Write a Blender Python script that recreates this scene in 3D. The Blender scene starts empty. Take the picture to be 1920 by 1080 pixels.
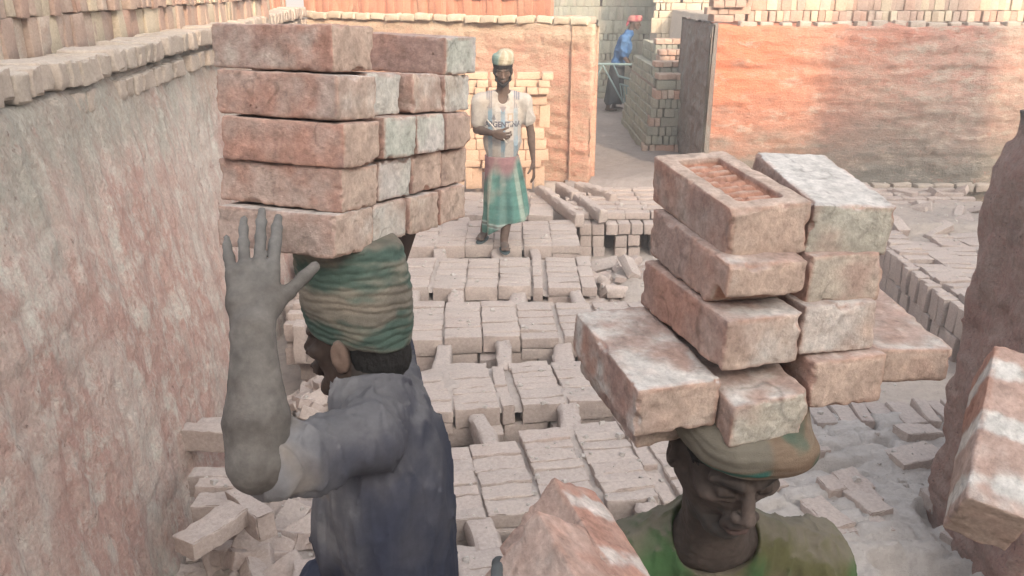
import bpy, math, random
import numpy as np
from mathutils import Matrix, Vector, Euler

random.seed(7)
RNG = np.random.default_rng(11)
scene = bpy.context.scene
COL = scene.collection

# ------------------------------------------------------------------ camera
CAM_H, CAM_P, CAM_F = 2.14, math.radians(19.8), 1600.0
cam_data = bpy.data.cameras.new('camera')
cam_data.sensor_width = 36.0
cam_data.lens = 36.0 * CAM_F / 1920.0
cam_data.clip_start = 0.05
cam_data.clip_end = 500.0
cam = bpy.data.objects.new('camera', cam_data)
cam.location = (0, 0, CAM_H)
cam.rotation_euler = (math.radians(90) - CAM_P, 0, 0)
COL.objects.link(cam)
scene.camera = cam

# ------------------------------------------------------------------ sky and sun
SUN_EL, SUN_AZ = math.radians(25.0), math.radians(159.0)
world = bpy.data.worlds.new('World')
scene.world = world
world.use_nodes = True
wn = world.node_tree.nodes
wl = world.node_tree.links
bg = wn['Background']
sky = wn.new('ShaderNodeTexSky')
sky.sky_type = 'NISHITA'
sky.sun_disc = False
sky.sun_elevation = SUN_EL
sky.sun_rotation = SUN_AZ
sky.air_density = 1.0
sky.dust_density = 6.0
sky.ozone_density = 0.6
hs = wn.new('ShaderNodeHueSaturation')
hs.inputs['Saturation'].default_value = 0.45
wl.new(sky.outputs[0], hs.inputs['Color'])
wl.new(hs.outputs[0], bg.inputs['Color'])
bg.inputs['Strength'].default_value = 0.15
sun_d = bpy.data.lights.new('sun', 'SUN')
sun_d.energy = 1.5
sun_d.angle = math.radians(2.5)
sun_d.color = (1.0, 0.74, 0.50)
sun = bpy.data.objects.new('sun', sun_d)
sdir = Vector((math.sin(SUN_AZ) * math.cos(SUN_EL), math.cos(SUN_AZ) * math.cos(SUN_EL), math.sin(SUN_EL)))
sun.rotation_euler = sdir.to_track_quat('Z', 'Y').to_euler()
sun.location = (0, -6, 8)
COL.objects.link(sun)
scene.view_settings.view_transform = 'Standard'
scene.view_settings.look = 'None'
scene.view_settings.gamma = 1.0
scene.view_settings.use_curve_mapping = False
scene.view_settings.exposure = 1.92
scene.cycles.max_bounces = 6
scene.cycles.volume_bounces = 0

# ------------------------------------------------------------------ numeric helpers
_cp, _sp = math.cos(CAM_P), math.sin(CAM_P)


def at(px, py, d):
    """world point seen at a photograph pixel, d metres along the view axis"""
    x = (px - 960) / CAM_F * d
    u = (540 - py) / CAM_F * d
    return np.array([x, d * _cp + u * _sp, CAM_H + u * _cp - d * _sp])


def on_z(px, py, z=0.0):
    v = 540 - py
    dz = v * _cp - CAM_F * _sp
    dy = CAM_F * _cp + v * _sp
    t = (z - CAM_H) / dz
    return np.array([(px - 960) * t, dy * t, z])


_perm = np.random.default_rng(3).permutation(256).astype(np.int32)
_perm = np.concatenate([_perm, _perm])
_val = (np.random.default_rng(4).random(256).astype(np.float32) * 2 - 1)


def vnoise(x, y, z):
    xi = np.floor(x).astype(np.int32); yi = np.floor(y).astype(np.int32); zi = np.floor(z).astype(np.int32)
    fx = (x - xi).astype(np.float32); fy = (y - yi).astype(np.float32); fz = (z - zi).astype(np.float32)
    fx = fx * fx * (3 - 2 * fx); fy = fy * fy * (3 - 2 * fy); fz = fz * fz * (3 - 2 * fz)
    xi &= 255; yi &= 255; zi &= 255
    def h(a, b, c):
        return _val[_perm[(_perm[(_perm[(xi + a) & 255] + yi + b) & 255] + zi + c) & 255]]
    x00 = h(0, 0, 0) * (1 - fx) + h(1, 0, 0) * fx
    x10 = h(0, 1, 0) * (1 - fx) + h(1, 1, 0) * fx
    x01 = h(0, 0, 1) * (1 - fx) + h(1, 0, 1) * fx
    x11 = h(0, 1, 1) * (1 - fx) + h(1, 1, 1) * fx
    return (x00 * (1 - fy) + x10 * fy) * (1 - fz) + (x01 * (1 - fy) + x11 * fy) * fz


def fbm(P, f=1.0, o=3, seed=0.0, s=(1, 1, 1)):
    x = P[..., 0] * (f * s[0]) + seed * 7.31 + 100
    y = P[..., 1] * (f * s[1]) + seed * 3.17 + 100
    z = P[..., 2] * (f * s[2]) + seed * 5.77 + 100
    a, r = 1.0, 0.0
    for _ in range(o):
        r = r + a * vnoise(x, y, z)
        x, y, z, a = x * 2.03 + 17, y * 2.03 + 5, z * 2.03 + 9, a * 0.5
    return r


def sstep(a, b, x):
    t = np.clip((x - a) / (b - a), 0, 1)
    return t * t * (3 - 2 * t)


def rotm(yaw=0, pitch=0, roll=0):
    return np.array(Matrix.Rotation(math.radians(yaw), 3, 'Z') @ Matrix.Rotation(math.radians(pitch), 3, 'X') @ Matrix.Rotation(math.radians(roll), 3, 'Y'))


def nrm(v):
    v = np.array(v, float)
    return v / np.linalg.norm(v)


# ------------------------------------------------------------------ signed distance fields, meshed by surface nets
class Field:
    def __init__(s, lo, hi, res, zs=None):
        s.x = np.arange(lo[0], hi[0] + res, res)
        s.y = np.arange(lo[1], hi[1] + res, res)
        s.z = np.arange(lo[2], hi[2] + res, res) if zs is None else zs
        s.F = np.full((len(s.x), len(s.y), len(s.z)), 0.06, np.float32)

    def block(s, lo, hi):
        sl = []
        for ax, a, b in ((s.x, lo[0], hi[0]), (s.y, lo[1], hi[1]), (s.z, lo[2], hi[2])):
            i, j = np.searchsorted(ax, a), np.searchsorted(ax, b)
            if j - i < 1:
                return None, None
            sl.append(slice(max(i - 1, 0), j + 1))
        X, Y, Z = np.meshgrid(s.x[sl[0]], s.y[sl[1]], s.z[sl[2]], indexing='ij', sparse=True)
        return tuple(sl), (X, Y, Z)

    def comb(s, sl, d, k, sub):
        A = s.F[sl]
        d = d.astype(np.float32)
        if sub:
            d = -d
            h = np.clip(0.5 - 0.5 * (A - d) / k, 0, 1)
            s.F[sl] = A * (1 - h) + d * h + k * h * (1 - h)
        else:
            h = np.clip(0.5 + 0.5 * (A - d) / k, 0, 1)
            s.F[sl] = A * (1 - h) + d * h - k * h * (1 - h)

    def cap(s, a, b, ra, rb, k=0.01, sub=False):
        a, b = np.array(a, float), np.array(b, float)
        m = max(ra, rb) + k + 0.012
        sl, g = s.block(np.minimum(a, b) - m, np.maximum(a, b) + m)
        if sl is None: return
        X, Y, Z = g
        ba = b - a
        L = max(ba @ ba, 1e-9)
        h = np.clip(((X - a[0]) * ba[0] + (Y - a[1]) * ba[1] + (Z - a[2]) * ba[2]) / L, 0, 1)
        d = np.sqrt((X - a[0] - h * ba[0]) ** 2 + (Y - a[1] - h * ba[1]) ** 2 + (Z - a[2] - h * ba[2]) ** 2) - (ra + (rb - ra) * h)
        s.comb(sl, d, k, sub)

    def ell(s, c, r, R=None, k=0.01, sub=False):
        c = np.array(c, float); r = np.array(r, float)
        m = max(r) + k + 0.012
        sl, g = s.block(c - m, c + m)
        if sl is None: return
        X, Y, Z = g[0] - c[0], g[1] - c[1], g[2] - c[2]
        if R is not None:
            X, Y, Z = (R[0, 0] * X + R[1, 0] * Y + R[2, 0] * Z, R[0, 1] * X + R[1, 1] * Y + R[2, 1] * Z, R[0, 2] * X + R[1, 2] * Y + R[2, 2] * Z)
        k0 = np.sqrt((X / r[0]) ** 2 + (Y / r[1]) ** 2 + (Z / r[2]) ** 2)
        k1 = np.sqrt((X / r[0] ** 2) ** 2 + (Y / r[1] ** 2) ** 2 + (Z / r[2] ** 2) ** 2) + 1e-6
        d = k0 * (k0 - 1) / k1
        d = np.where(k0 < 0.3, -min(r) * (1 - k0), d)
        s.comb(sl, d, k, sub)

    def box(s, c, hs, R=None, rad=0.005, k=0.004, sub=False):
        c = np.array(c, float)
        m = float(np.linalg.norm(hs)) + k + 0.012
        sl, g = s.block(c - m, c + m)
        if sl is None: return
        X, Y, Z = g[0] - c[0], g[1] - c[1], g[2] - c[2]
        if R is not None:
            X, Y, Z = (R[0, 0] * X + R[1, 0] * Y + R[2, 0] * Z, R[0, 1] * X + R[1, 1] * Y + R[2, 1] * Z, R[0, 2] * X + R[1, 2] * Y + R[2, 2] * Z)
        qx, qy, qz = np.abs(X) - hs[0] + rad, np.abs(Y) - hs[1] + rad, np.abs(Z) - hs[2] + rad
        d = np.sqrt(np.maximum(qx, 0) ** 2 + np.maximum(qy, 0) ** 2 + np.maximum(qz, 0) ** 2) + np.minimum(np.maximum(np.maximum(qx, qy), qz), 0) - rad
        s.comb(sl, d, k, sub)

    def plane(s, p, n, k=0.004):
        """keep the side the normal points away from"""
        n = nrm(n)
        X, Y, Z = np.meshgrid(s.x, s.y, s.z, indexing='ij', sparse=True)
        d = (X - p[0]) * n[0] + (Y - p[1]) * n[1] + (Z - p[2]) * n[2]
        s.F = np.maximum(s.F, d.astype(np.float32))

    def disp(s, fn, band=0.02):
        i, j, k = np.nonzero(np.abs(s.F) < band)
        P = np.stack([s.x[i], s.y[j], s.z[k]], -1)
        s.F[i, j, k] += fn(P).astype(np.float32)

    def mesh(s):
        F = s.F.copy()
        F[0] = F[-1] = 0.05; F[:, 0] = F[:, -1] = 0.05; F[:, :, 0] = F[:, :, -1] = 0.05
        S = F < 0
        c = S[:-1, :-1, :-1].astype(np.int8)
        n = c.copy()
        for a in (0, 1):
            for b in (0, 1):
                for d in (0, 1):
                    if a + b + d:
                        n += S[a:S.shape[0] - 1 + a, b:S.shape[1] - 1 + b, d:S.shape[2] - 1 + d]
        act = (n > 0) & (n < 8)
        I, J, K = np.nonzero(act)
        idx = np.full(act.shape, -1, np.int32)
        idx[I, J, K] = np.arange(len(I))
        acc = np.zeros((len(I), 3)); cnt = np.zeros(len(I))
        cor = [(a, b, d) for a in (0, 1) for b in (0, 1) for d in (0, 1)]
        for p in cor:
            for ax in range(3):
                if p[ax]: continue
                q = list(p); q[ax] = 1
                f0 = F[I + p[0], J + p[1], K + p[2]]; f1 = F[I + q[0], J + q[1], K + q[2]]
                m = (f0 < 0) != (f1 < 0)
                t = np.where(m, f0 / np.where(m, f0 - f1, 1), 0)
                for w in range(3):
                    acc[:, w] += np.where(m, p[w] + (t if w == ax else 0), 0)
                cnt += m
        acc /= cnt[:, None]
        V = np.stack([s.x[I] + acc[:, 0] * (s.x[I + 1] - s.x[I]), s.y[J] + acc[:, 1] * (s.y[J + 1] - s.y[J]), s.z[K] + acc[:, 2] * (s.z[K + 1] - s.z[K])], -1)
        Q = []
        for ax in range(3):
            A = S[:-1] if ax == 0 else (S[:, :-1] if ax == 1 else S[:, :, :-1])
            B = S[1:] if ax == 0 else (S[:, 1:] if ax == 1 else S[:, :, 1:])
            i, j, k = np.nonzero(A != B)
            ok = np.ones(len(i), bool)
            o = [w for w in range(3) if w != ax]
            ijk = [i, j, k]
            for w in o: ok &= ijk[w] > 0
            i, j, k = i[ok], j[ok], k[ok]
            inn = S[i, j, k]
            def g(d1, d2):
                v = [i, j, k]
                v[o[0]] = v[o[0]] - d1; v[o[1]] = v[o[1]] - d2
                return idx[v[0], v[1], v[2]]
            q = np.stack([g(0, 0), g(1, 0), g(1, 1), g(0, 1)], -1)
            flip = inn if ax != 1 else ~inn
            q = np.where(flip[:, None], q, q[:, ::-1])
            Q.append(q)
        Q = np.concatenate(Q)
        return V, Q[(Q >= 0).all(1)]


def mesh_np(name, V, Q, mat, smooth=True, color=None):
    me = bpy.data.meshes.new(name)
    V = np.ascontiguousarray(V, np.float32); Q = np.ascontiguousarray(Q, np.int32)
    me.vertices.add(len(V)); me.vertices.foreach_set('co', V.ravel())
    me.loops.add(Q.size); me.loops.foreach_set('vertex_index', Q.ravel())
    me.polygons.add(len(Q))
    me.polygons.foreach_set('loop_start', np.arange(0, Q.size, Q.shape[1], dtype=np.int32))
    me.polygons.foreach_set('use_smooth', np.full(len(Q), smooth))
    me.update(calc_edges=True)
    if color is not None:
        ca = me.color_attributes.new('Col', 'FLOAT_COLOR', 'POINT')
        C = np.ones((len(V), 4), np.float32); C[:, :3] = np.clip(color, 0, 1)
        ca.data.foreach_set('color', C.ravel())
    if mat: me.materials.append(mat)
    return me


def vnormals(V, Q):
    n = np.cross(V[Q[:, 2]] - V[Q[:, 0]], V[Q[:, 3]] - V[Q[:, 1]])
    N = np.zeros_like(V)
    for c in range(4): np.add.at(N, Q[:, c], n)
    return N / (np.linalg.norm(N, axis=1, keepdims=True) + 1e-12)


def link(name, me, parent=None, loc=(0, 0, 0), rot=(0, 0, 0)):
    o = bpy.data.objects.new(name, me)
    COL.objects.link(o)
    if parent is not None:
        o.parent = parent
    o.location = loc; o.rotation_euler = rot
    return o


def tag(o, label=None, cat=None, group=None, kind=None):
    if label: o['label'] = label
    if cat: o['category'] = cat
    if group: o['group'] = group
    if kind: o['kind'] = kind
    return o


def thing(name, label, cat, loc=(0, 0, 0), group=None):
    return tag(link(name, None, None, loc), label, cat, group)


def mix(a, b, t):
    t = np.asarray(t)[..., None]
    return np.asarray(a) * (1 - t) + np.asarray(b) * t


# ------------------------------------------------------------------ materials
def nt(name, rough=0.95):
    m = bpy.data.materials.new(name)
    m.use_nodes = True
    N, L = m.node_tree.nodes, m.node_tree.links
    b = N['Principled BSDF']
    b.inputs['Roughness'].default_value = rough
    b.inputs['Specular IOR Level'].default_value = 0.15
    return m, N, L, b


def noise(N, L, co, scale, detail=5, rough=0.6, mapscale=None, rot=None, out='Fac'):
    if mapscale is not None:
        mp = N.new('ShaderNodeMapping'); mp.inputs['Scale'].default_value = mapscale
        if rot: mp.inputs['Rotation'].default_value = rot
        L.new(co, mp.inputs['Vector']); co = mp.outputs[0]
    n = N.new('ShaderNodeTexNoise'); n.inputs['Scale'].default_value = scale
    n.inputs['Detail'].default_value = detail; n.inputs['Roughness'].default_value = rough
    L.new(co, n.inputs['Vector'])
    return n.outputs[out]


def ramp(N, L, fac, stops):
    r = N.new('ShaderNodeValToRGB')
    e = r.color_ramp.elements
    while len(e) < len(stops): e.new(0.5)
    for i, (p, c) in enumerate(stops):
        e[i].position = p
        c = (c, c, c) if np.isscalar(c) else c; e[i].color = (*c[:3], 1)
    L.new(fac, r.inputs[0])
    return r.outputs[0]


def mixc(N, L, fac, a, b, mode='MIX'):
    m = N.new('ShaderNodeMix'); m.data_type = 'RGBA'; m.blend_type = mode
    for sock, v in ((m.inputs[0], fac), (m.inputs[6], a), (m.inputs[7], b)):
        if hasattr(v, 'links'): L.new(v, sock)
        elif np.isscalar(v): sock.default_value = v
        else: sock.default_value = (*v, 1)
    return m.outputs[2]


def bump(N, L, b, h, strength, dist):
    bp = N.new('ShaderNodeBump'); bp.inputs['Strength'].default_value = strength; bp.inputs['Distance'].default_value = dist
    L.new(h, bp.inputs['Height']); L.new(bp.outputs[0], b.inputs['Normal'])


def mathn(N, L, op, a, b):
    m = N.new('ShaderNodeMath'); m.operation = op
    for s_, v in ((m.inputs[0], a), (m.inputs[1], b)):
        if hasattr(v, 'links'): L.new(v, s_)
        else: s_.default_value = v
    return m.outputs[0]


def mat_painted(name, rough=0.95, grain=90.0, gstr=0.5, gdist=0.002, spots=0.12, weave=None):
    """colour from the mesh's own colour attribute with grain on top"""
    m, N, L, b = nt(name, rough)
    co = N.new('ShaderNodeTexCoord').outputs['Object']
    at_ = N.new('ShaderNodeAttribute'); at_.attribute_name = 'Col'
    n1 = noise(N, L, co, grain, 6, 0.7)
    n2 = noise(N, L, co, grain * 0.22, 4, 0.6)
    v = ramp(N, L, n1, [(0.25, 1 - spots * 2.2), (0.75, 1 + 0.0)])
    v2 = ramp(N, L, n2, [(0.3, 1 - spots), (0.7, 1.0)])
    c = mixc(N, L, 1.0, at_.outputs['Color'], v, 'MULTIPLY')
    c = mixc(N, L, 1.0, c, v2, 'MULTIPLY')
    L.new(c, b.inputs['Base Color'])
    h = n1
    if weave:
        h = mathn(N, L, 'ADD', n1, mathn(N, L, 'MULTIPLY', noise(N, L, co, weave, 2, 0.5), 0.6))
    bump(N, L, b, mathn(N, L, 'ADD', h, n2), gstr, gdist)
    return m


def mat_bricks(name, cols, dust, dustamt, grain=60.0, hue_by='rand', bumpd=0.004):
    """loose bricks: each takes its own colour, dust lies thicker on faces that look up"""
    m, N, L, b = nt(name)
    tc = N.new('ShaderNodeTexCoord').outputs['Object']
    oi = N.new('ShaderNodeObjectInfo')
    off = N.new('ShaderNodeVectorMath'); off.operation = 'ADD'
    sc_ = N.new('ShaderNodeVectorMath'); sc_.operation = 'SCALE'; sc_.inputs['Scale'].default_value = 37.0
    cmb = N.new('ShaderNodeCombineXYZ')
    for i in range(3): L.new(oi.outputs['Random'], cmb.inputs[i])
    L.new(cmb.outputs[0], sc_.inputs[0]); L.new(tc, off.inputs[0]); L.new(sc_.outputs[0], off.inputs[1])
    co = off.outputs[0]
    k = len(cols)
    base = ramp(N, L, oi.outputs['Random'], [(i / (k - 1) if k > 1 else 0, c) for i, c in enumerate(cols)])
    n1 = noise(N, L, co, 9.0, 4, 0.6)
    n2 = noise(N, L, co, grain, 6, 0.7)
    c = mixc(N, L, ramp(N, L, n1, [(0.35, 0.0), (0.7, 0.8)]), base, cols[0])
    geo = N.new('ShaderNodeNewGeometry')
    sx = N.new('ShaderNodeSeparateXYZ'); L.new(geo.outputs['Normal'], sx.inputs[0])
    up = ramp(N, L, sx.outputs['Z'], [(0.2, dustamt * 0.45), (0.9, dustamt)])
    du = mathn(N, L, 'MULTIPLY', up, ramp(N, L, n1, [(0.3, 0.55), (0.6, 1.0)]))
    c = mixc(N, L, du, c, dust)
    c = mixc(N, L, 1.0, c, ramp(N, L, n2, [(0.25, 0.72), (0.7, 1.08)]), 'MULTIPLY')
    L.new(c, b.inputs['Base Color'])
    bump(N, L, b, mathn(N, L, 'ADD', n2, noise(N, L, co, 22.0, 4, 0.6)), 0.8, bumpd)
    return m


DUST = (0.485, 0.425, 0.385)
M_BED = mat_bricks('bed brick dust', [(0.39, 0.31, 0.27), (0.48, 0.40, 0.35), (0.44, 0.345, 0.30), (0.36, 0.31, 0.28)], DUST, 0.68)
M_RAW = mat_bricks('stored red brick', [(0.40, 0.27, 0.215), (0.45, 0.27, 0.20), (0.38, 0.30, 0.25), (0.48, 0.36, 0.28), (0.33, 0.24, 0.20), (0.58, 0.51, 0.42)], (0.50, 0.41, 0.33), 0.45)
M_ORANGE = mat_bricks('stored orange brick', [(0.47, 0.19, 0.12), (0.52, 0.23, 0.14), (0.50, 0.28, 0.18), (0.42, 0.17, 0.12)], (0.50, 0.36, 0.27), 0.4)
M_GREY = mat_bricks('grey green kiln brick', [(0.26, 0.27, 0.22), (0.33, 0.32, 0.26), (0.22, 0.23, 0.20), (0.36, 0.33, 0.27), (0.28, 0.25, 0.21)], (0.38, 0.36, 0.30), 0.4)
M_YEL = mat_bricks('pale yellow brick', [(0.50, 0.42, 0.31), (0.44, 0.36, 0.27), (0.56, 0.49, 0.38), (0.38, 0.30, 0.23)], (0.5, 0.42, 0.32), 0.4)
M_COPE = mat_bricks('coping brick', [(0.37, 0.31, 0.255), (0.42, 0.34, 0.28), (0.34, 0.30, 0.25)], (0.47, 0.41, 0.35), 0.7)
M_FIRED = mat_painted('fired brick', 0.96, 130.0, 0.9, 0.0032, 0.19)
M_SKIN = mat_painted('skin', 0.72, 110.0, 0.5, 0.0016, 0.14)
M_CLOTH = mat_painted('cloth', 0.95, 45.0, 0.55, 0.003, 0.13, weave=700.0)
M_HAIR = mat_painted('hair', 0.8, 260.0, 0.9, 0.003, 0.2)


def mat_earth(name, a, b_, c_, scale=1.0, bd=0.02):
    m, N, L, b = nt(name)
    co = N.new('ShaderNodeTexCoord').outputs['Object']
    n1 = noise(N, L, co, 1.2 * scale, 6, 0.6)
    n2 = noise(N, L, co, 14 * scale, 8, 0.7)
    c = mixc(N, L, ramp(N, L, n1, [(0.35, 0.0), (0.65, 1.0)]), a, b_)
    c = mixc(N, L, ramp(N, L, n2, [(0.45, 0.0), (0.7, 0.8)]), c, c_)
    L.new(c, b.inputs['Base Color'])
    bump(N, L, b, mathn(N, L, 'ADD', n2, noise(N, L, co, 60 * scale, 5, 0.7)), 0.8, bd)
    return m


M_EARTH = mat_earth('kiln dust floor', (0.40, 0.35, 0.31), (0.47, 0.41, 0.36), (0.33, 0.28, 0.25))
M_PATH = mat_earth('grey path earth', (0.27, 0.24, 0.225), (0.33, 0.29, 0.27), (0.22, 0.195, 0.18), 0.8)
M_PALE = mat_earth('pale ash dust', (0.46, 0.42, 0.385), (0.54, 0.50, 0.465), (0.38, 0.34, 0.31), 2.0, 0.012)
M_CORE = mat_earth('dark core fill', (0.25, 0.20, 0.17), (0.30, 0.24, 0.2), (0.2, 0.16, 0.14), 3.0)


def mat_wall(name, stretch, reds, pale, green, gmask, pinkamt=0.5, orange=None, dark=(0.2, 0.13, 0.11), rot=None, zmid=1.5):
    """mud-rendered kiln wall: pale render worn through to red burnt brick; gmask = (axis, a, b) says where grey-green soot, partly painted shade on the right wall, lies"""
    m, N, L, b = nt(name)
    co = N.new('ShaderNodeTexCoord').outputs['Object']
    big = noise(N, L, co, 0.75, 6, 0.62, stretch, rot)
    mid = noise(N, L, co, 2.6, 8, 0.68, stretch, rot)
    fine = noise(N, L, co, 13.0, 8, 0.72, stretch, rot)
    grain = noise(N, L, co, 60.0, 5, 0.7)
    f = mathn(N, L, 'ADD', mathn(N, L, 'MULTIPLY', big, 0.6), mathn(N, L, 'MULTIPLY', mid, 0.4))
    c = mixc(N, L, ramp(N, L, f, [(0.5 - 0.10 * pinkamt - 0.03, 1.0), (0.57, 0.0)]), pale, reds[0])
    c = mixc(N, L, ramp(N, L, fine, [(0.46, 0.0), (0.60, 0.75)]), c, reds[1])
    c = mixc(N, L, ramp(N, L, noise(N, L, co, 7.0, 8, 0.7, stretch, rot), [(0.5, 0.0), (0.63, 0.9)]), c, pale)
    if orange:
        col, a0, a1 = orange
        sx = N.new('ShaderNodeSeparateXYZ'); L.new(co, sx.inputs[0])
        w = mathn(N, L, 'ADD', sx.outputs['X'], mathn(N, L, 'MULTIPLY', mid, 1.4))
        c = mixc(N, L, ramp(N, L, mathn(N, L, 'MULTIPLY', w, 0.1), [(a0 * 0.1, 0.85), (a1 * 0.1, 0.0)]), c, col)
    if green:
        sx = N.new('ShaderNodeSeparateXYZ'); L.new(co, sx.inputs[0])
        w = mathn(N, L, 'ADD', sx.outputs[gmask[0]], mathn(N, L, 'MULTIPLY', mathn(N, L, 'SUBTRACT', mid, 0.5), gmask[3]))
        c = mixc(N, L, ramp(N, L, mathn(N, L, 'MULTIPLY', w, 0.1), [(gmask[1] * 0.1, gmask[4]), (gmask[2] * 0.1, gmask[5])]), c, green)
    c = mixc(N, L, ramp(N, L, noise(N, L, co, 24.0, 6, 0.75, stretch, rot), [(0.3, 0.85), (0.4, 0.0)]), c, dark)
    c = mixc(N, L, ramp(N, L, noise(N, L, co, 4.3, 9, 0.72, stretch, rot), [(0.55, 0.0), (0.66, 0.7)]), c, tuple(min(v * 1.22, 0.66) for v in pale))
    c = mixc(N, L, ramp(N, L, noise(N, L, co, 2.9, 9, 0.7, stretch, rot), [(0.30, 0.55), (0.43, 0.0)]), c, tuple(v * 0.62 for v in pale))
    c = mixc(N, L, ramp(N, L, noise(N, L, co, 9.5, 9, 0.75), [(0.32, 0.6), (0.42, 0.0)]), c, reds[0])
    c = mixc(N, L, 1.0, c, ramp(N, L, grain, [(0.25, 0.72), (0.7, 1.08)]), 'MULTIPLY')
    L.new(c, b.inputs['Base Color'])
    h = mathn(N, L, 'ADD', mathn(N, L, 'MULTIPLY', fine, 1.5), mathn(N, L, 'MULTIPLY', grain, 0.5))
    bump(N, L, b, h, 0.9, 0.02)
    return m


# ------------------------------------------------------------------ brick meshes
def brick_mesh(name, mat, seed, dims=(0.24, 0.112, 0.07), seg=(4, 3, 3), inset=0.0045, amp=0.0022, big=0.004):
    """a worn box: edge loops close to the arrises, every vertex pushed a little"""
    def axis(L, n):
        a = [-L / 2, -L / 2 + inset]
        a += list(np.linspace(-L / 2, L / 2, n + 1)[1:-1]) if n > 1 else []
        return np.array(sorted(set(a + [L / 2 - inset, L / 2])))
    X, Y, Z = axis(dims[0], seg[0] - 2), axis(dims[1], seg[1] - 2), axis(dims[2], seg[2] - 2)
    nx, ny, nz = len(X), len(Y), len(Z)
    ids, V = {}, []
    def vid(i, j, k):
        key = (i, j, k)
        if key not in ids:
            ids[key] = len(V); V.append((X[i], Y[j], Z[k]))
        return ids[key]
    Q = []
    for i in range(nx - 1):
        for j in range(ny - 1):
            Q.append((vid(i, j, 0), vid(i, j + 1, 0), vid(i + 1, j + 1, 0), vid(i + 1, j, 0)))
            Q.append((vid(i, j, nz - 1), vid(i + 1, j, nz - 1), vid(i + 1, j + 1, nz - 1), vid(i, j + 1, nz - 1)))
    for i in range(nx - 1):
        for k in range(nz - 1):
            Q.append((vid(i, 0, k), vid(i + 1, 0, k), vid(i + 1, 0, k + 1), vid(i, 0, k + 1)))
            Q.append((vid(i, ny - 1, k), vid(i, ny - 1, k + 1), vid(i + 1, ny - 1, k + 1), vid(i + 1, ny - 1, k)))
    for j in range(ny - 1):
        for k in range(nz - 1):
            Q.append((vid(0, j, k), vid(0, j, k + 1), vid(0, j + 1, k + 1), vid(0, j + 1, k)))
            Q.append((vid(nx - 1, j, k), vid(nx - 1, j + 1, k), vid(nx - 1, j + 1, k + 1), vid(nx - 1, j, k + 1)))
    V = np.array(V); h = np.array(dims) / 2
    on = (np.abs(np.abs(V) - h) < 1e-6).sum(1)
    V = V * (1 - 0.0 * on[:, None])
    V -= np.sign(V) * (np.abs(np.abs(V) - h) < 1e-6) * np.where(on >= 2, inset * 0.30, 0)[:, None]
    for a in range(3):
        V[:, a] += amp * fbm(V, 30, 2, seed + a * 3.3) + big * fbm(V, 6, 1, seed * 1.7 + a)
    ed = on >= 2
    nz_ = fbm(V, 22, 2, seed * 2.1)
    V -= np.sign(V) * (ed * np.clip(nz_ - 0.35, 0, 1) * 0.014)[:, None]
    me = mesh_np(name, V, Q, mat, True)
    me.set_sharp_from_angle(angle=math.radians(32))
    return me


def variants(mat, n, seed, **k):
    return [brick_mesh('brick', mat, seed + i * 1.13, **k) for i in range(n)]


LOWSEG = dict(seg=(3, 3, 3))
B_BED_N = variants(M_BED, 9, 1.0, seg=(11, 7, 5), amp=0.0045, big=0.007)
B_BED = variants(M_BED, 9, 20.0, seg=(5, 4, 4), amp=0.003, big=0.005)
B_RAW = variants(M_RAW, 6, 40.0, seg=(5, 4, 4), amp=0.003)
B_ORA = variants(M_ORANGE, 5, 60.0, seg=(4, 3, 3))
B_GRY = variants(M_GREY, 5, 70.0, seg=(4, 3, 3))
B_YEL = variants(M_YEL, 5, 80.0, seg=(4, 3, 3))
B_COP = variants(M_COPE, 8, 90.0, dims=(0.24, 0.108, 0.118), seg=(7, 5, 5), inset=0.012, amp=0.006, big=0.009)
B_CPR = variants(M_COPE, 6, 110.0, dims=(0.2, 0.1, 0.085), seg=(5, 4, 4), inset=0.014, amp=0.006, big=0.008)
B_LUMP = variants(M_BED, 6, 130.0, dims=(0.36, 0.1, 0.12), seg=(9, 5, 5), inset=0.022, amp=0.008, big=0.012)
B_ORC = variants(M_YEL, 5, 150.0, dims=(0.2, 0.1, 0.08), seg=(5, 4, 4), inset=0.014, amp=0.006, big=0.008)

ROT = {'flat': (0, 0, 0), 'edge': (math.pi / 2, 0, 0), 'end': (0, math.pi / 2, 0), 'endx': (0, math.pi / 2, math.pi / 2)}


def put(parent, meshes, p, yaw=0.0, mode='flat', jit=0.0, scale=None, name='brick', tilt=(0, 0)):
    """one brick of a stack, p in world, centre of the brick"""
    me = random.choice(meshes)
    o = bpy.data.objects.new(name, me)
    COL.objects.link(o)
    o.parent = parent
    pl = parent.location
    j = lambda a: random.uniform(-a, a)
    o.location = (p[0] - pl[0] + j(0.004) * (jit > 0), p[1] - pl[1] + j(0.004) * (jit > 0), p[2] - pl[2])
    R = Matrix.Rotation(yaw + math.radians(j(jit)), 4, 'Z') @ Matrix.Rotation(math.radians(tilt[0] + j(jit) * 0.4), 4, 'X') @ Matrix.Rotation(math.radians(tilt[1] + j(jit) * 0.4), 4, 'Y')
    if mode == 'edge': R = R @ Matrix.Rotation(math.pi / 2, 4, 'X')
    elif mode == 'end': R = R @ Matrix.Rotation(math.pi / 2, 4, 'Y')
    elif mode == 'endx': R = R @ Matrix.Rotation(math.pi / 2, 4, 'Z') @ Matrix.Rotation(math.pi / 2, 4, 'Y')
    if random.random() < 0.5: R = R @ Matrix.Rotation(math.pi, 4, 'X')
    o.rotation_euler = R.to_euler()
    if scale: o.scale = scale
    return o


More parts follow.
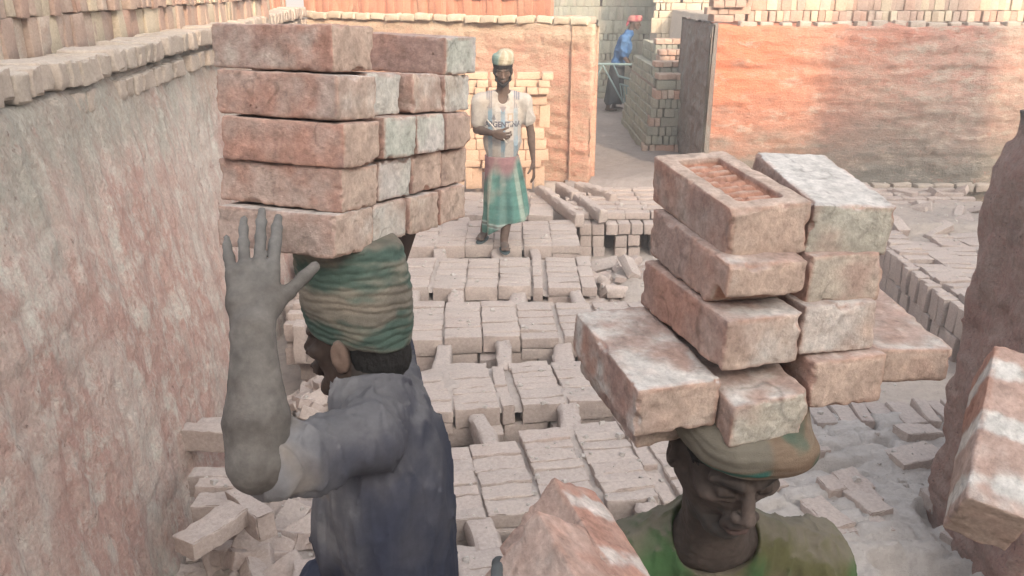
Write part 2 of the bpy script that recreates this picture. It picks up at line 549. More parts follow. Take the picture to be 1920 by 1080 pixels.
# ------------------------------------------------------------------ ground
def grid_mesh(name, xs, ys, hfn, mat):
    X, Y = np.meshgrid(xs, ys, indexing='ij')
    Z = hfn(X, Y)
    V = np.stack([X, Y, Z], -1).reshape(-1, 3)
    nx, ny = len(xs), len(ys)
    i, j = np.meshgrid(np.arange(nx - 1), np.arange(ny - 1), indexing='ij')
    a = (i * ny + j).ravel()
    Q = np.stack([a, a + ny, a + ny + 1, a + 1], -1)
    return mesh_np(name, V, Q, mat, True)


def ground_h(X, Y):
    P = np.stack([X, Y, X * 0], -1)
    n = 0.035 * fbm(P, 1.3, 4, 2.0) + 0.012 * fbm(P, 7, 2, 5.0)
    pit = -0.42 + 0.0 * X
    # ramp of dust spilled in the pit on the right, and the path that leaves through the gap
    ramp_ = 0.22 * np.exp(-(((X - 2.2) / 0.7) ** 2 + ((Y - 6.6) / 0.7) ** 2))
    out = sstep(9.15, 9.55, Y)
    gap = sstep(0.9, 1.1, X) * sstep(2.9, 2.4, X)
    h = pit + ramp_
    h = h * (1 - out) + (-0.03) * out
    return h + n * (1 - 0.5 * out)


g = link('ground', grid_mesh('ground', np.concatenate([np.linspace(-60, -4, 12), np.arange(-3.9, 5.0, 0.07), np.linspace(5.1, 60, 12)]),
                             np.concatenate([np.linspace(-30, -1, 8), np.arange(-0.9, 12, 0.07), np.arange(12.2, 20, 0.3), np.linspace(21, 160, 14)]), ground_h, M_EARTH))
tag(g, kind='structure')
pth = link('path', grid_mesh('path', np.arange(0.6, 3.2, 0.06), np.arange(9.2, 16.6, 0.08),
                             lambda X, Y: -0.14 * sstep(9.5, 9.25, Y) + 0.028 * fbm(np.stack([X, Y, X * 0], -1), 2.4, 4, 8.0) + 0.02, M_PATH))
tag(pth, kind='structure')

# ------------------------------------------------------------------ walls
def wall(name, pts, z0, z1, thick, du, dv, mat, relief, topnoise=0.02, batter=0.0):
    """pts: front line seen from the trench, left to right; the body extends behind it"""
    pts = np.array(pts, float)
    seg = np.linalg.norm(np.diff(pts, axis=0), axis=1)
    L = np.concatenate([[0], np.cumsum(seg)])
    nu = max(int(L[-1] / du), 2); nv = max(int((z1 - z0) / dv), 2)
    u = np.linspace(0, L[-1], nu + 1)
    px = np.interp(u, L, pts[:, 0]); py = np.interp(u, L, pts[:, 1])
    t = np.stack([np.gradient(px), np.gradient(py)], -1); t /= np.linalg.norm(t, axis=1, keepdims=True)
    n = np.stack([t[:, 1], -t[:, 0]], -1)  # points to the trench
    # profile: up the front, over the top, down the back
    prof = [(0, z) for z in np.linspace(z0, z1, nv + 1)] + [(w, z1) for w in np.linspace(0, thick, 9)[1:]] + [(thick, z) for z in np.linspace(z1, z0, 5)[1:]]
    prof = np.array(prof)
    U, K = np.meshgrid(np.arange(nu + 1), np.arange(len(prof)), indexing='ij')
    W = prof[K, 0]; Z = prof[K, 1].copy(); uu = u[U]
    P = np.stack([px[U] - n[U, 0] * W, py[U] - n[U, 1] * W, Z], -1)
    front = K <= nv
    d = relief(uu, Z, P)
    P[..., 0] -= n[U, 0] * batter * Z; P[..., 1] -= n[U, 1] * batter * Z
    edge = sstep(0.0, 0.05, z1 - Z)
    d = np.where(front, d - 0.02 * (1 - edge) * front, 0)
    P[..., 0] += n[U, 0] * d; P[..., 1] += n[U, 1] * d
    tp = (K >= nv) & (K <= nv + 8)
    P[..., 2] += np.where(tp, topnoise * fbm(P, 5, 3, 3.0) - 0.01, 0)
    V = P.reshape(-1, 3); m = len(prof)
    a = (U[:-1, :-1] * m + K[:-1, :-1]).ravel()
    Q = np.stack([a, a + m, a + m + 1, a + 1], -1)
    # close both ends
    V = np.concatenate([V, V[:m], V[-m:]])
    base = (nu + 1) * m
    nb = 4
    caps = []
    for e, b0 in ((0, base), (1, base + m)):
        lo, hi = 0, m - 1
        while hi - lo >= 3:
            q = (b0 + lo, b0 + lo + 1, b0 + hi - 1, b0 + hi)
            caps.append(q if e == 0 else q[::-1]); lo += 1; hi -= 1
    me = mesh_np(name, V, np.concatenate([Q, np.array(caps, np.int64).reshape(-1, 4)]), mat, True)
    return me, (px, py, n, u)


def courses(U, Z, depth, seed, ch=0.078, bl=0.25, rough=0.006):
    r = np.floor(Z / ch); fz = Z / ch - r
    uo = U / bl + (r % 2) * 0.5 + 0.13 * np.sin(r * 12.9)
    c = np.floor(uo); fu = uo - c
    g = np.minimum(sstep(0, 0.13, fz) * sstep(1, 0.87, fz), sstep(0, 0.05, fu) * sstep(1, 0.95, fu))
    rnd = np.sin(c * 12.9898 + r * 78.233 + seed) * 43758.5453
    rnd = rnd - np.floor(rnd)
    return depth * (g - 1) + (rnd - 0.5) * rough


def rel_left(U, Z, P):
    Q = np.stack([U * 1.0, Z * 1.0, U * 0], -1)
    m = sstep(-0.15, 0.5, fbm(Q, 1.1, 3, 4.0))
    vert = fbm(Q, 1, 4, 9.0, (14, 3.0, 1))
    return 0.03 * fbm(Q, 0.8, 3, 1.0) + 0.012 * vert + 0.006 * fbm(Q, 26, 2, 2.0) + m * courses(U, Z, 0.007, 1) - 0.02 * sstep(0.5, 0.0, Z) * 0


def rel_face(sd):
    def f(U, Z, P):
        Q = np.stack([U, Z, U * 0], -1)
        m = sstep(-0.5, 0.3, fbm(Q, 0.9, 3, 4.0 + sd))
        return 0.025 * fbm(Q, 0.9, 3, 1.0 + sd) + 0.016 * fbm(Q, 1, 4, 9.0 + sd, (4, 13, 1)) + 0.006 * fbm(Q, 22, 2, 2.0) + m * courses(U, Z, 0.020, sd, rough=0.022)
    return f


PALE = (0.50, 0.42, 0.345)
M_WL = mat_wall('left wall render', (1.25, 1.25, 0.95), [(0.48, 0.315, 0.265), (0.53, 0.395, 0.34)], (0.60, 0.53, 0.465), (0.29, 0.295, 0.245), ('Z', 1.25, 1.60, 1.3, 0.0, 0.55), 0.1, rot=(0.35, 0, 0))
M_WF = mat_wall('far wall render', (0.9, 0.9, 1.6), [(0.53, 0.235, 0.165), (0.57, 0.30, 0.22)], (0.54, 0.38, 0.28), (0.50, 0.40, 0.29), ('Z', 1.35, 1.66, 0.35, 0.0, 0.85), 1.6)
M_WR = mat_wall('right wall render', (0.8, 0.8, 1.9), [(0.42, 0.19, 0.145), (0.45, 0.26, 0.205)], (0.42, 0.345, 0.285), (0.225, 0.21, 0.18), ('Z', 0.2, 1.05, 1.6, 0.95, 0.0), 0.9, orange=((0.62, 0.22, 0.12), 3.2, 5.2))  # orange left, grey-green low: stains, partly sunlight and shade painted in
M_WP = mat_wall('burnt clay pillar', (1.3, 1.3, 1.8), [(0.30, 0.165, 0.14), (0.33, 0.20, 0.17)], (0.34, 0.25, 0.215), (0.13, 0.13, 0.12), ('Z', 1.62, 1.7, 0.2, 0.0, 0.95), 1.2, dark=(0.08, 0.06, 0.055))
M_SOOT = mat_wall('sooty wall end', (2.0, 2.0, 0.5), [(0.20, 0.15, 0.13), (0.24, 0.17, 0.145)], (0.26, 0.26, 0.235), (0.17, 0.20, 0.18), ('X', 1.9, 2.1, 0.3, 0.85, 0.0), 0.5)

# left wall, running away from the camera and turning to meet the far wall
def wl_x(y): return -1.495 - 0.122 * (y - 3.41)
def wt_x(y): return -1.735 - 0.100 * (y - 3.0)
lw_pts = [(wl_x(-1.5), -1.5), (wl_x(3), 3.0), (wl_x(7), 7.0), (wl_x(10), 10.0), (-2.62, 11.4)]
left_wall = thing('clay_wall', 'long pale and red mud-rendered wall along the left side of the trench', 'wall', (wl_x(3), 3.0, 0))
me, _ = wall('wall_face', lw_pts, -0.6, 1.745, 0.5, 0.022, 0.022, M_WL, rel_left, batter=0.15)
w = link('wall_face', me, left_wall); w.location = -left_wall.location
dl = nrm((-0.100, 1.0)); yaw_l = math.atan2(dl[1], dl[0])
s_ = 0.0
y = 0.6
while y < 10.6:
    x = wt_x(y)
    prot = random.uniform(0.0, 0.03) + 0.02
    p = (x - 0.095 + prot, y, 1.755 + 0.046 + random.uniform(-0.008, 0.008))
    put(left_wall, B_COP, p, yaw_l + math.pi / 2, 'flat', 6.0, name='coping_brick', scale=(1, 1, 0.86))
    if random.random() < 0.75:
        put(left_wall, B_COP, (x - 0.090 + random.uniform(0.0, 0.012), y + 0.05, 1.668), yaw_l + math.pi / 2, 'flat', 3.0, name='coping_brick', scale=(1, 1, 0.8))
    y += 0.112 + random.choice([0, 0, 0.006, 0.02])
# loose dust and earth behind the wall tops
def bank_h(z):
    return lambda X, Y: z + 0.02 * fbm(np.stack([X, Y, X * 0], -1), 3.0, 4, 1.0)
M_BDUST = mat_earth('bed dust cover', (0.49, 0.43, 0.39), (0.45, 0.39, 0.35), (0.40, 0.34, 0.305), 3.0, 0.01)
M_TOP = mat_earth('wall top dust', (0.44, 0.38, 0.32), (0.52, 0.44, 0.36), (0.36, 0.30, 0.25), 2.0)


def bank(name, poly, z, mat, res=0.15):
    """raised earth behind a wall, as a skirted sheet over a quadrilateral"""
    a, b, c, d = [np.array(q, float) for q in poly]
    n = 60
    s, t = np.meshgrid(np.linspace(0, 1, n), np.linspace(0, 1, n), indexing='ij')
    P = a * ((1 - s) * (1 - t))[..., None] + b * (s * (1 - t))[..., None] + c * (s * t)[..., None] + d * ((1 - s) * t)[..., None]
    Z = z + 0.02 * fbm(np.stack([P[..., 0], P[..., 1], P[..., 0] * 0], -1), 3.0, 4, 1.0)
    rim = (s == 0) | (s == 1) | (t == 0) | (t == 1)
    Z = np.where(rim, -0.1, Z)
    V = np.concatenate([P, Z[..., None]], -1).reshape(-1, 3)
    i, j = np.meshgrid(np.arange(n - 1), np.arange(n - 1), indexing='ij'); q = (i * n + j).ravel()
    o = link(name, mesh_np(name, V, np.stack([q, q + n, q + n + 1, q + 1], -1), mat, True))
    return tag(o, kind='structure')


def strip_stack(parent, p0, p1, z, rows, meshes, hsc=1.0, gap=0.004, skip=0.0, depth=1, back=None, mixm=None, lean=0.0, headers=0.0, jit=3.0):
    """soldier courses along a line: bricks on end side by side, now and then laid flat"""
    p0, p1 = np.array(p0, float), np.array(p1, float)
    d = p1 - p0; L = np.linalg.norm(d); d /= L
    yaw = math.atan2(d[1], d[0]); nb = np.array([-d[1], d[0]])
    zz = z
    for r in range(rows):
        mode = 'edgex' if (r % 2) else 'end'
        h = 0.115 if mode == 'edgex' else 0.24
        if headers > 0 and random.random() < headers: mode, h = 'edgex', 0.115
        u = random.uniform(0, 0.05)
        while u < L:
            wv = 0.072
            p = p0 + d * u + nb * random.uniform(-0.015, 0.02)
            if random.random() >= skip:
                if mode == 'end':
                    put(parent, mixm and random.random() < 0.3 and mixm or meshes, (p[0], p[1], zz + 0.12 * hsc), yaw, 'endx', jit, (hsc, 1, 1))
                else:
                    put(parent, mixm and random.random() < 0.3 and mixm or meshes, (p[0] + nb[0] * 0.06, p[1] + nb[1] * 0.06, zz + 0.057), yaw + math.pi / 2, 'edge', jit)
            u += wv + abs(random.gauss(0, 0.006)) + (0.006 if mode == 'end' else 0.0)
        zz += h * (hsc if mode == 'end' else 1) + 0.002
    return zz


bank('earth_bank', [(-1.35, -2.0), (-2.80, 11.9), (-14, 16), (-14, -2)], 1.80, M_TOP)
st = thing('brick_stack', 'stack of upright reddish bricks standing on the left wall behind its coping', 'brick stack', (-2.2, 4.5, 1.72))
strip_stack(st, (-2.17, 1.6), (-2.22, 8.0), 1.815, 3, B_RAW, mixm=B_YEL, skip=0.05, jit=8.0, hsc=0.72)
st = thing('brick_stack', 'sunlit orange bricks stacked on the ledge at the far left corner above the wall', 'brick stack', (-3.0, 10.0, 1.72))
strip_stack(st, (-2.45, 8.15), (-3.1, 12.2), 1.80, 3, B_ORA, mixm=B_YEL, skip=0.02, jit=4.0)

# far wall, facing the camera
fw = [(-2.62, 11.35), (-0.9, 10.45), (0.87, 9.42), (0.90, 9.62), (0.91, 9.9), (0.90, 10.6)]
far_wall = thing('clay_wall', 'peach and orange sunlit end wall across the trench behind the walking man', 'wall', (-0.8, 10.2, 0))
me, _ = wall('wall_face', fw, -0.5, 1.70, 0.24, 0.03, 0.03, M_WF, rel_face(3), 0.03)
w = link('wall_face', me, far_wall); w.location = -far_wall.location
u = 0.0
a0, a1 = np.array((-2.6, 11.30)), np.array((0.86, 9.40))
d0 = nrm(a1 - a0); ya = math.atan2(d0[1], d0[0]); LL = np.linalg.norm(a1 - a0); nb = np.array([-d0[1], d0[0]])
while u < LL:
    p = a0 + d0 * u + nb * random.uniform(0.03, 0.07)
    put(far_wall, B_ORC, (p[0], p[1], 1.735 + random.uniform(-0.006, 0.01)), ya, 'flat', 5, name='coping_brick')
    u += 0.205 + random.uniform(0, 0.03)
for (q, dx, ww) in ((0.52, 0.12, 0), (0.74, 0.1, 8), (0.80, 0.28, -6)):
    put(far_wall, B_RAW, (q, 9.62 + dx, 1.735), math.radians(-30 + ww), 'flat', 4, name='coping_brick')
bank('earth_bank', [(-2.75, 11.7), (0.74, 9.72), (0.62, 16.0), (-14, 16)], 1.66, M_TOP)
st = thing('brick_stack', 'row of upright orange-red bricks standing on top of the sunlit far wall', 'brick stack', (-0.9, 10.9, 1.7))
strip_stack(st, (-2.75, 12.0), (0.42, 10.15), 1.70, 3, B_ORA, jit=3.0)
put(st, B_ORA, (0.50, 10.0, 1.735), -0.5, 'flat', 2)
put(st, B_ORA, (0.62, 9.98, 1.735), 1.0, 'flat', 2)

# right wall, facing the camera, with its sooty end towards the gap
rw = [(2.20, 11.6), (2.165, 9.6), (2.19, 9.45), (2.35, 9.4), (4.6, 9.38), (8.0, 9.3)]
right_wall = thing('clay_wall', 'wide orange, red and grey end wall right of the gap with a sooty green corner', 'wall', (4.5, 9.5, 0))
me, _ = wall('wall_face', [(2.165, 9.42)] + rw[3:], -0.5, 1.70, 0.8, 0.03, 0.03, M_WR, rel_face(7), 0.03)
w = link('wall_face', me, right_wall); w.location = -right_wall.location
me, _ = wall('wall_end', [(2.18, 11.5), (2.15, 10.2), (2.12, 9.40)], -0.5, 1.715, 0.06, 0.035, 0.035, M_SOOT, rel_face(2), 0.02)
w = link('wall_end', me, right_wall); w.location = -right_wall.location
u = 2.5
while u < 7.6:
    if random.random() < 0.85:
        put(right_wall, B_CPR, (u, 9.46 + random.uniform(0, 0.03), 1.695 + random.uniform(-0.01, 0.012)), 0, 'flat', 6, name='coping_brick', scale=(random.uniform(0.55, 1.0), 1, 0.9))
    u += 0.2
bank('earth_bank', [(2.45, 10.1), (14, 10.1), (14, 30), (2.45, 30.0)], 1.69, M_TOP)
st = thing('brick_stack', 'long double row of upright bricks standing on the right wall', 'brick stack', (4.5, 9.9, 1.7))
strip_stack(st, (2.55, 9.78), (7.4, 9.72), 1.72, 1, B_RAW, mixm=B_YEL, headers=1.0, jit=3.0)
strip_stack(st, (2.55, 9.82), (7.4, 9.76), 1.837, 1, B_RAW, mixm=B_YEL, jit=4.0)
st = thing('brick_stack', 'short dark pillar of crosswise bricks on the corner of the right wall beside the gap', 'brick stack', (2.35, 9.9, 1.7))
for r in range(6):
    for c in range(3):
        put(st, B_RAW, (2.22 + c * 0.118, 9.75, 1.76 + r * 0.073), math.pi / 2 if r % 2 == 0 else 0.1, 'flat', 4)

# unseen blocks added behind the camera and right of the trench to shade it
def block(name, x0, x1, y0, y1, z0, z1, mat):
    V = np.array([(a, b, c) for c in (z0, z1) for a, b in ((x0, y0), (x1, y0), (x1, y1), (x0, y1))])
    return tag(link(name, mesh_np(name, V, [(0, 3, 2, 1), (4, 5, 6, 7), (0, 1, 5, 4), (1, 2, 6, 5), (2, 3, 7, 6), (3, 0, 4, 7)], mat, False)), kind='structure')
block('rear_shade_block', -9.0, 20.0, -17.0, -14.0, -0.5, 11.6, M_CORE)
block('right_shade_block', 5.75, 7.0, 3.0, 4.6, 1.6, 4.6, M_CORE)

# burnt clay pillar in the right foreground
pil = thing('clay_pillar', 'dark reddish-brown burnt clay wall end with a sooty rounded top at the right edge', 'wall', (1.95, 2.4, 0))
Fp = Field((1.50, 2.1, -0.6), (3.4, 3.3, 1.98), 0.02)
Fp.box((2.73, 2.80, 0.60), (0.93, 0.42, 1.14), rotm(-6, 0, 0), 0.06, 0.05)
Fp.ell((2.58, 2.80, 1.74), (0.80, 0.36, 0.14), k=0.05)
Fp.disp(lambda P: 0.016 * fbm(P, 3.0, 4, 3.0) + 0.016 * fbm(P, 1, 4, 6.0, (7, 7, 11)) + 0.008 * fbm(P, 12, 3, 9.0) + 0.010 * fbm(P, 28, 2, 2.0) + 0.05 * sstep(1.45, 1.62, P[:, 2]) * sstep(1.80, 1.62, P[:, 2]) + 0.012 * sstep(0.25, 0.0, np.abs(fbm(P, 1, 3, 16.0, (3, 3, 7)))), 0.08)
Vp, Qp = Fp.mesh()
w = link('pillar_body', mesh_np('pillar_body', Vp, Qp, M_WP, True), pil); w.location = -pil.location

# ------------------------------------------------------------------ the kiln floor: rows of set bricks with fire trenches between
def blade(label, org, x0, x1, depth, yaw, meshes, lumps=True, z=0.0, front=2, seed=0, dims=(0.24, 0.112, 0.07), gapf=1.0, stubs=0.34, sag=0.0, trench=0.36):
    """org: front left corner (x, y) of the row; bricks run from x0 to x1 along the row, depth back from its front"""
    random.seed(100 + seed)
    root = thing('brick_row', label, 'brick row', (org[0], org[1], z), 'rows of set bricks across the kiln floor')
    c, s = math.cos(yaw), math.sin(yaw)
    def W(lx, ly): return org[0] + c * lx - s * ly, org[1] + s * lx + c * ly
    def B(lx, ly, lz, ry, mode, jit=2.5, sc=None, ms=None, name='brick', tilt=(0, 0)):
        px, py = W(lx, ly)
        return put(root, ms or meshes, (px, py, z + lz + sag * math.sin(lx * 1.7 + seed)), yaw + ry, mode, jit, sc, name, tilt)
    x = x0
    while x < x1:
        kind = random.choices('ABCD', (0.56, 0.17, 0.17, 0.10))[0]
        zt = random.uniform(-0.012, 0.008)
        if kind == 'A':
            w_ = 0.245
            y_ = 0.037
            # front bricks: often laid so that a long face looks out
            first = True
            while y_ < depth - 0.03:
                hz = -0.056 + zt + random.uniform(-0.005, 0.005)
                if first or random.random() < 0.4:
                    B(x + w_ / 2, y_, hz, 0, 'edge', 1.6)
                    y_ += 0.036
                else:
                    y_ += 0.0195
                    B(x + w_ / 2, y_, hz + 0.02, 0, 'flat', 1.6)
                    y_ += 0.0565
                first = False
                y_ += 0.0365 + random.choice([-0.002, 0, 0.001, 0.004])
        elif kind == 'B':
            w_ = 0.085
            y_ = 0.125
            while y_ < depth:
                B(x + w_ / 2, y_, -0.056 + zt - random.choice([0, 0, 0.03]), math.pi / 2, 'edge', 3)
                y_ += 0.25 + random.uniform(0, 0.02)
        elif kind == 'C':
            w_ = 0.245
            y_ = 0.06
            while y_ < depth - 0.04:
                B(x + w_ / 2, y_, -0.036 + zt, 0, 'flat', 3)
                B(x + w_ / 2, y_, -0.11 + zt, 0, 'flat', 3) if y_ < 0.08 else None
                y_ += 0.118 + random.uniform(0, 0.01)
        else:
            w_ = 0.12
            y_ = 0.125
            while y_ < depth:
                B(x + w_ / 2, y_, -0.04 + zt, math.pi / 2, 'flat', 3)
                y_ += 0.25 + random.uniform(0, 0.02)
        x += w_ + random.choice([0.0, 0.003, 0.006, 0.012, 0.028]) * gapf
    # the courses below, seen on the face of the trench
    for k in range(front):
        x = x0 + random.uniform(-0.1, 0.0)
        while x < x1:
            wv = random.choice([0.24, 0.24, 0.115])
            lz = -0.175 - 0.118 * k
            if random.random() < 0.86:
                B(x + wv / 2, 0.05 + 0.012 * k, lz, 0 if wv > 0.2 else math.pi / 2, 'edge' if wv > 0.2 else 'flat', 2.0, sc=(1, 1, 1) if wv > 0.2 else (1, 1, 1.6))
            x += wv + 0.012
    # mud-covered bricks bridging the trench in front
    if stubs:
        x = x0 + random.uniform(0.05, 0.25)
        while x < x1:
            L = trench / 0.36 * random.uniform(1.0, 1.12)
            B(x, -trench / 2 + 0.0, -0.085 + random.uniform(-0.012, 0.012), math.pi / 2 + random.uniform(-0.12, 0.12), 'flat', 3, (L, random.uniform(0.9, 1.25), 1.0), B_LUMP, 'bridging_brick', (0, random.uniform(-2, 3)))
            x += stubs + random.uniform(-0.05, 0.16)
    # dust that has settled over the row and into its joints
    xs_, ys_ = np.arange(x0 + 0.02, x1, 0.018), np.arange(0.02, depth - 0.01, 0.018)
    X_, Y_ = np.meshgrid(xs_, ys_, indexing='ij')
    P_ = np.stack([X_ + seed * 3.1, Y_, X_ * 0], -1)
    Zd = np.minimum(-0.030 + 0.024 * fbm(P_, 3.2, 4, seed + 1.0) + 0.006 * fbm(P_, 30, 2, seed), 0.008) + sag * np.sin(X_ * 1.7 + seed)
    Zd -= 0.05 * sstep(0.05, 0.0, Y_)
    Vd = np.stack([org[0] + c * X_ - s * Y_, org[1] + s * X_ + c * Y_, z + Zd], -1).reshape(-1, 3)
    i_, j_ = np.meshgrid(np.arange(len(xs_) - 1), np.arange(len(ys_) - 1), indexing='ij'); q_ = (i_ * len(ys_) + j_).ravel()
    od = link('dust_cover', mesh_np('dust_cover', Vd, np.stack([q_, q_ + len(ys_), q_ + len(ys_) + 1, q_ + 1], -1), M_BDUST, True), root); od.location = -root.location; tag(od, kind='stuff')
    # dark box added under the top course to keep the gaps dark
    cx, cy = W((x0 + x1) / 2, depth / 2)
    me = bpy.data.meshes.new('dark_fill')
    hx, hy = (x1 - x0) / 2 - 0.04, depth / 2 - 0.03
    pts_ = [(a * hx, b * hy + 0.02, zz) for zz in (-0.5, -0.122) for a, b in ((-1, -1), (1, -1), (1, 1), (-1, 1))]
    me.from_pydata(pts_, [], [(0, 3, 2, 1), (4, 5, 6, 7), (0, 1, 5, 4), (1, 2, 6, 5), (2, 3, 7, 6), (3, 0, 4, 7)])
    me.materials.append(M_CORE)
    link('dark_fill', me, root, (cx - org[0], cy - org[1], 0), (0, 0, yaw))
    return root


R = math.radians
blade('nearest row of dusty set bricks, at the bottom edge of the picture', (-0.75, 2.10), 0, 1.75, 0.72, R(9), B_BED_N, seed=7, trench=0.34)
blade('second row of dusty set bricks, running under the blurred red bricks', (-0.62, 3.00), 0, 1.85, 0.66, R(10), B_BED_N, seed=2, dims=None, trench=0.34)
blade('third row of dusty set bricks, right of the navy shirt', (-0.95, 3.93), 0, 1.95, 0.58, R(9), B_BED_N, seed=3, trench=0.36)
blade('fourth row of dusty set bricks, level with the ear of the man in navy', (-1.30, 4.94), 0, 2.25, 0.68, R(3), B_BED, seed=4, trench=0.40)
blade('fifth row of dusty set bricks, level with the green headwrap', (-1.62, 5.96), 0, 2.25, 0.74, R(0), B_BED, seed=5, trench=0.40)
blade('sixth row of dusty set bricks, the one the walking man steps on', (-1.95, 7.02), 0, 2.50, 0.86, R(0), B_BED, seed=6, trench=0.38)
blade('farthest row of dusty set bricks, running behind the walking man', (-2.2, 8.15), 0, 2.55, 1.05, R(-3), B_BED, seed=8, trench=0.36)

# block of bricks in front of the gap, with fire holes in its face
random.seed(31)
blk = thing('brick_row', 'wide block of set bricks before the gap, dark fire holes in its face', 'brick row', (1.3, 8.1, 0), 'rows of set bricks across the kiln floor')
def run_x(root, x0, x1, y, z, mode, w_, ms, skip=0.0, ry=0.0, jit=2, sc=None, gap=0.006):
    x = x0
    while x < x1:
        if random.random() >= skip: put(root, ms, (x + w_ / 2, y, z), ry, mode, jit, sc)
        x += w_ + gap + random.uniform(0, 0.008)
for r in range(6):
    yy = 8.12 + r * 0.2
    run_x(blk, 0.62, 4.6, yy + 0.06, -0.036, 'flat', 0.24, B_BED)
    if r < 5: run_x(blk, 0.55, 4.6, yy + 0.16, -0.04, 'edge', 0.24, B_BED, sc=(1, 1, 1.1))
run_x(blk, 0.66, 4.6, 8.09, -0.13, 'flat', 0.115, B_BED, ry=math.pi / 2, sc=(1, 1, 1.5))
x = 0.66
k = 0
while x < 4.6:
    for lz in (-0.25, -0.37, -0.49):
        if k % 3 != 2 or lz < -0.4:
            put(blk, B_BED, (x + 0.06, 8.10, lz), math.pi / 2, 'flat', 2, (1, 1, 1.6))
    x += 0.125 if k % 3 != 2 else 0.10
    k += 1
me = bpy.data.meshes.new('dark_fill')
pts_ = [(a, b, zz) for zz in (-0.55, -0.075) for a, b in ((0.6, 8.24), (4.7, 8.24), (4.7, 9.35), (0.6, 9.35))]
me.from_pydata([(p[0] - 1.3, p[1] - 8.1, p[2]) for p in pts_], [], [(0, 3, 2, 1), (4, 5, 6, 7), (0, 1, 5, 4), (1, 2, 6, 5), (2, 3, 7, 6), (3, 0, 4, 7)])
me.materials.append(M_CORE); link('dark_fill', me, blk)
run_x(blk, 2.1, 5.5, 9.22, 0.0, 'flat', 0.22, B_CPR, jit=6, skip=0.1)
for i in range(9):
    put(blk, B_BED, (2.2 + i * 0.33, 8.95 + random.uniform(-0.1, 0.1), 0.01), random.uniform(0, 3), 'flat', 8, tilt=(random.uniform(-25, 25), random.uniform(-20, 20)))
# long mud ridges between the rows near the gap
for (x0, y0, x1, y1) in ((0.30, 8.95, 0.62, 7.75), (0.52, 9.1, 0.86, 7.95), (0.78, 9.05, 1.0, 8.7)):
    n = 5
    for i in range(n):
        t = (i + 0.5) / n
        put(blk, B_LUMP, (x0 + (x1 - x0) * t, y0 + (y1 - y0) * t, 0.02 + 0.01 * (i % 2)), math.atan2(y1 - y0, x1 - x0), 'flat', 4, (0.85, 1.0, 1.1), name='mud_ridge')

# low wall of bricks along the right side of the pit
random.seed(44)
low = thing('brick_row', 'low line of bricks running away along the right side of the pit', 'brick row', (3.3, 6.2, 0))
for k, lz in enumerate((-0.10, -0.315)):
    y = 5.1
    while y < 7.4:
        wv = random.choice([0.112, 0.112, 0.07, 0.112])
        put(low, B_BED, (3.17 + 0.03 * math.sin(y * 3) + 0.012 * k, y, lz), math.pi / 2, 'endx' if wv > 0.1 else 'end', 3, (0.86, 1, 1))
        y += wv + 0.008
y = 5.1
while y < 7.4:
    for c in range(5):
        if random.random() < 0.92:
            put(low, B_BED, (3.33 + c * 0.235, y + random.uniform(-0.02, 0.02), -0.03 + 0.03 * fbm(np.array([[c * 2.1, y, 0]]), 1.5)[0]), random.choice([0, 0, 0.15]), 'flat', 6, tilt=(random.uniform(-5, 5), random.uniform(-4, 4)))
    y += 0.122
me = bpy.data.meshes.new('dark_fill')
pts_ = [(a, b, zz) for zz in (-0.55, -0.07) for a, b in ((3.24, 5.05), (5.4, 5.05), (5.4, 7.5), (3.24, 7.5))]
me.from_pydata([(p[0] - 3.3, p[1] - 6.2, p[2]) for p in pts_], [], [(0, 3, 2, 1), (4, 5, 6, 7), (0, 1, 5, 4), (1, 2, 6, 5), (2, 3, 7, 6), (3, 0, 4, 7)])
me.materials.append(M_CORE); link('dark_fill', me, low)

# flat crust of fused bricks between the low line and the right wall
slab = thing('brick_slab', 'broad tilted crust of fused bricks lying at the foot of the right wall', 'brick slab', (3.9, 7.75, 0))
def slab_h(X, Y):
    P = np.stack([X, Y, X * 0], -1)
    r = np.maximum(np.abs(X - 3.95) / 0.95, np.abs(Y - 7.8) / 0.45)
    r = r + 0.12 * fbm(P, 2.5, 3, 6.0)
    return 0.10 * sstep(1.02, 0.86, r) - 0.02 + 0.02 * fbm(P, 3, 4, 3.0) + 0.02 * (X - 3.95)
o = link('crust', grid_mesh('crust', np.arange(2.9, 5.1, 0.03), np.arange(7.2, 8.4, 0.03), slab_h, M_EARTH), slab)
o.location = -slab.location
for i in range(16):
    put(slab, B_BED, (random.uniform(2.9, 4.9), random.uniform(7.3, 8.2), random.uniform(0.02, 0.06)), random.uniform(0, 3), random.choice(['flat', 'edge']), 8, tilt=(random.uniform(-30, 30), random.uniform(-30, 30)))

# ash-covered platform on the right, with brick ends along its far edge
def plat_h(X, Y):
    P = np.stack([X, Y, X * 0], -1)
    a = R(14); U = X * math.cos(a) + Y * math.sin(a) + 0.02 * fbm(P, 5, 2, 2.0); Vv = -X * math.sin(a) + Y * math.cos(a) + 0.02 * fbm(P, 5, 2, 4.0)
    m = sstep(-0.6, 0.3, fbm(P, 1.6, 3, 9.0))
    h = courses(U, Vv, 0.026, 5, ch=0.118, bl=0.25, rough=0.03) * m
    h2 = courses(U * 1.0 + 0.07, Vv, 0.02, 9, ch=0.26, bl=0.09, rough=0.02) * (1 - m) * 0.6
    n = 0.030 * fbm(P, 2.6, 4, 1.0) + 0.010 * fbm(P, 16, 3, 3.0) + 0.003 * fbm(P, 60, 2, 7.0)
    hole = -0.09 * sstep(0.75, 1.05, fbm(P, 5.0, 2, 12.0)) - 0.12 * sstep(0.06, 0.0, np.abs(Y - 3.42 - 0.12 * X + 0.05 * np.sin(X * 9))) * sstep(0.1, 0.5, fbm(P, 2.3, 2, 15.0))
    edge = sstep(4.10, 4.02, Y)
    return (h + h2 + n + hole - 0.02) * edge - 0.5 * (1 - edge)
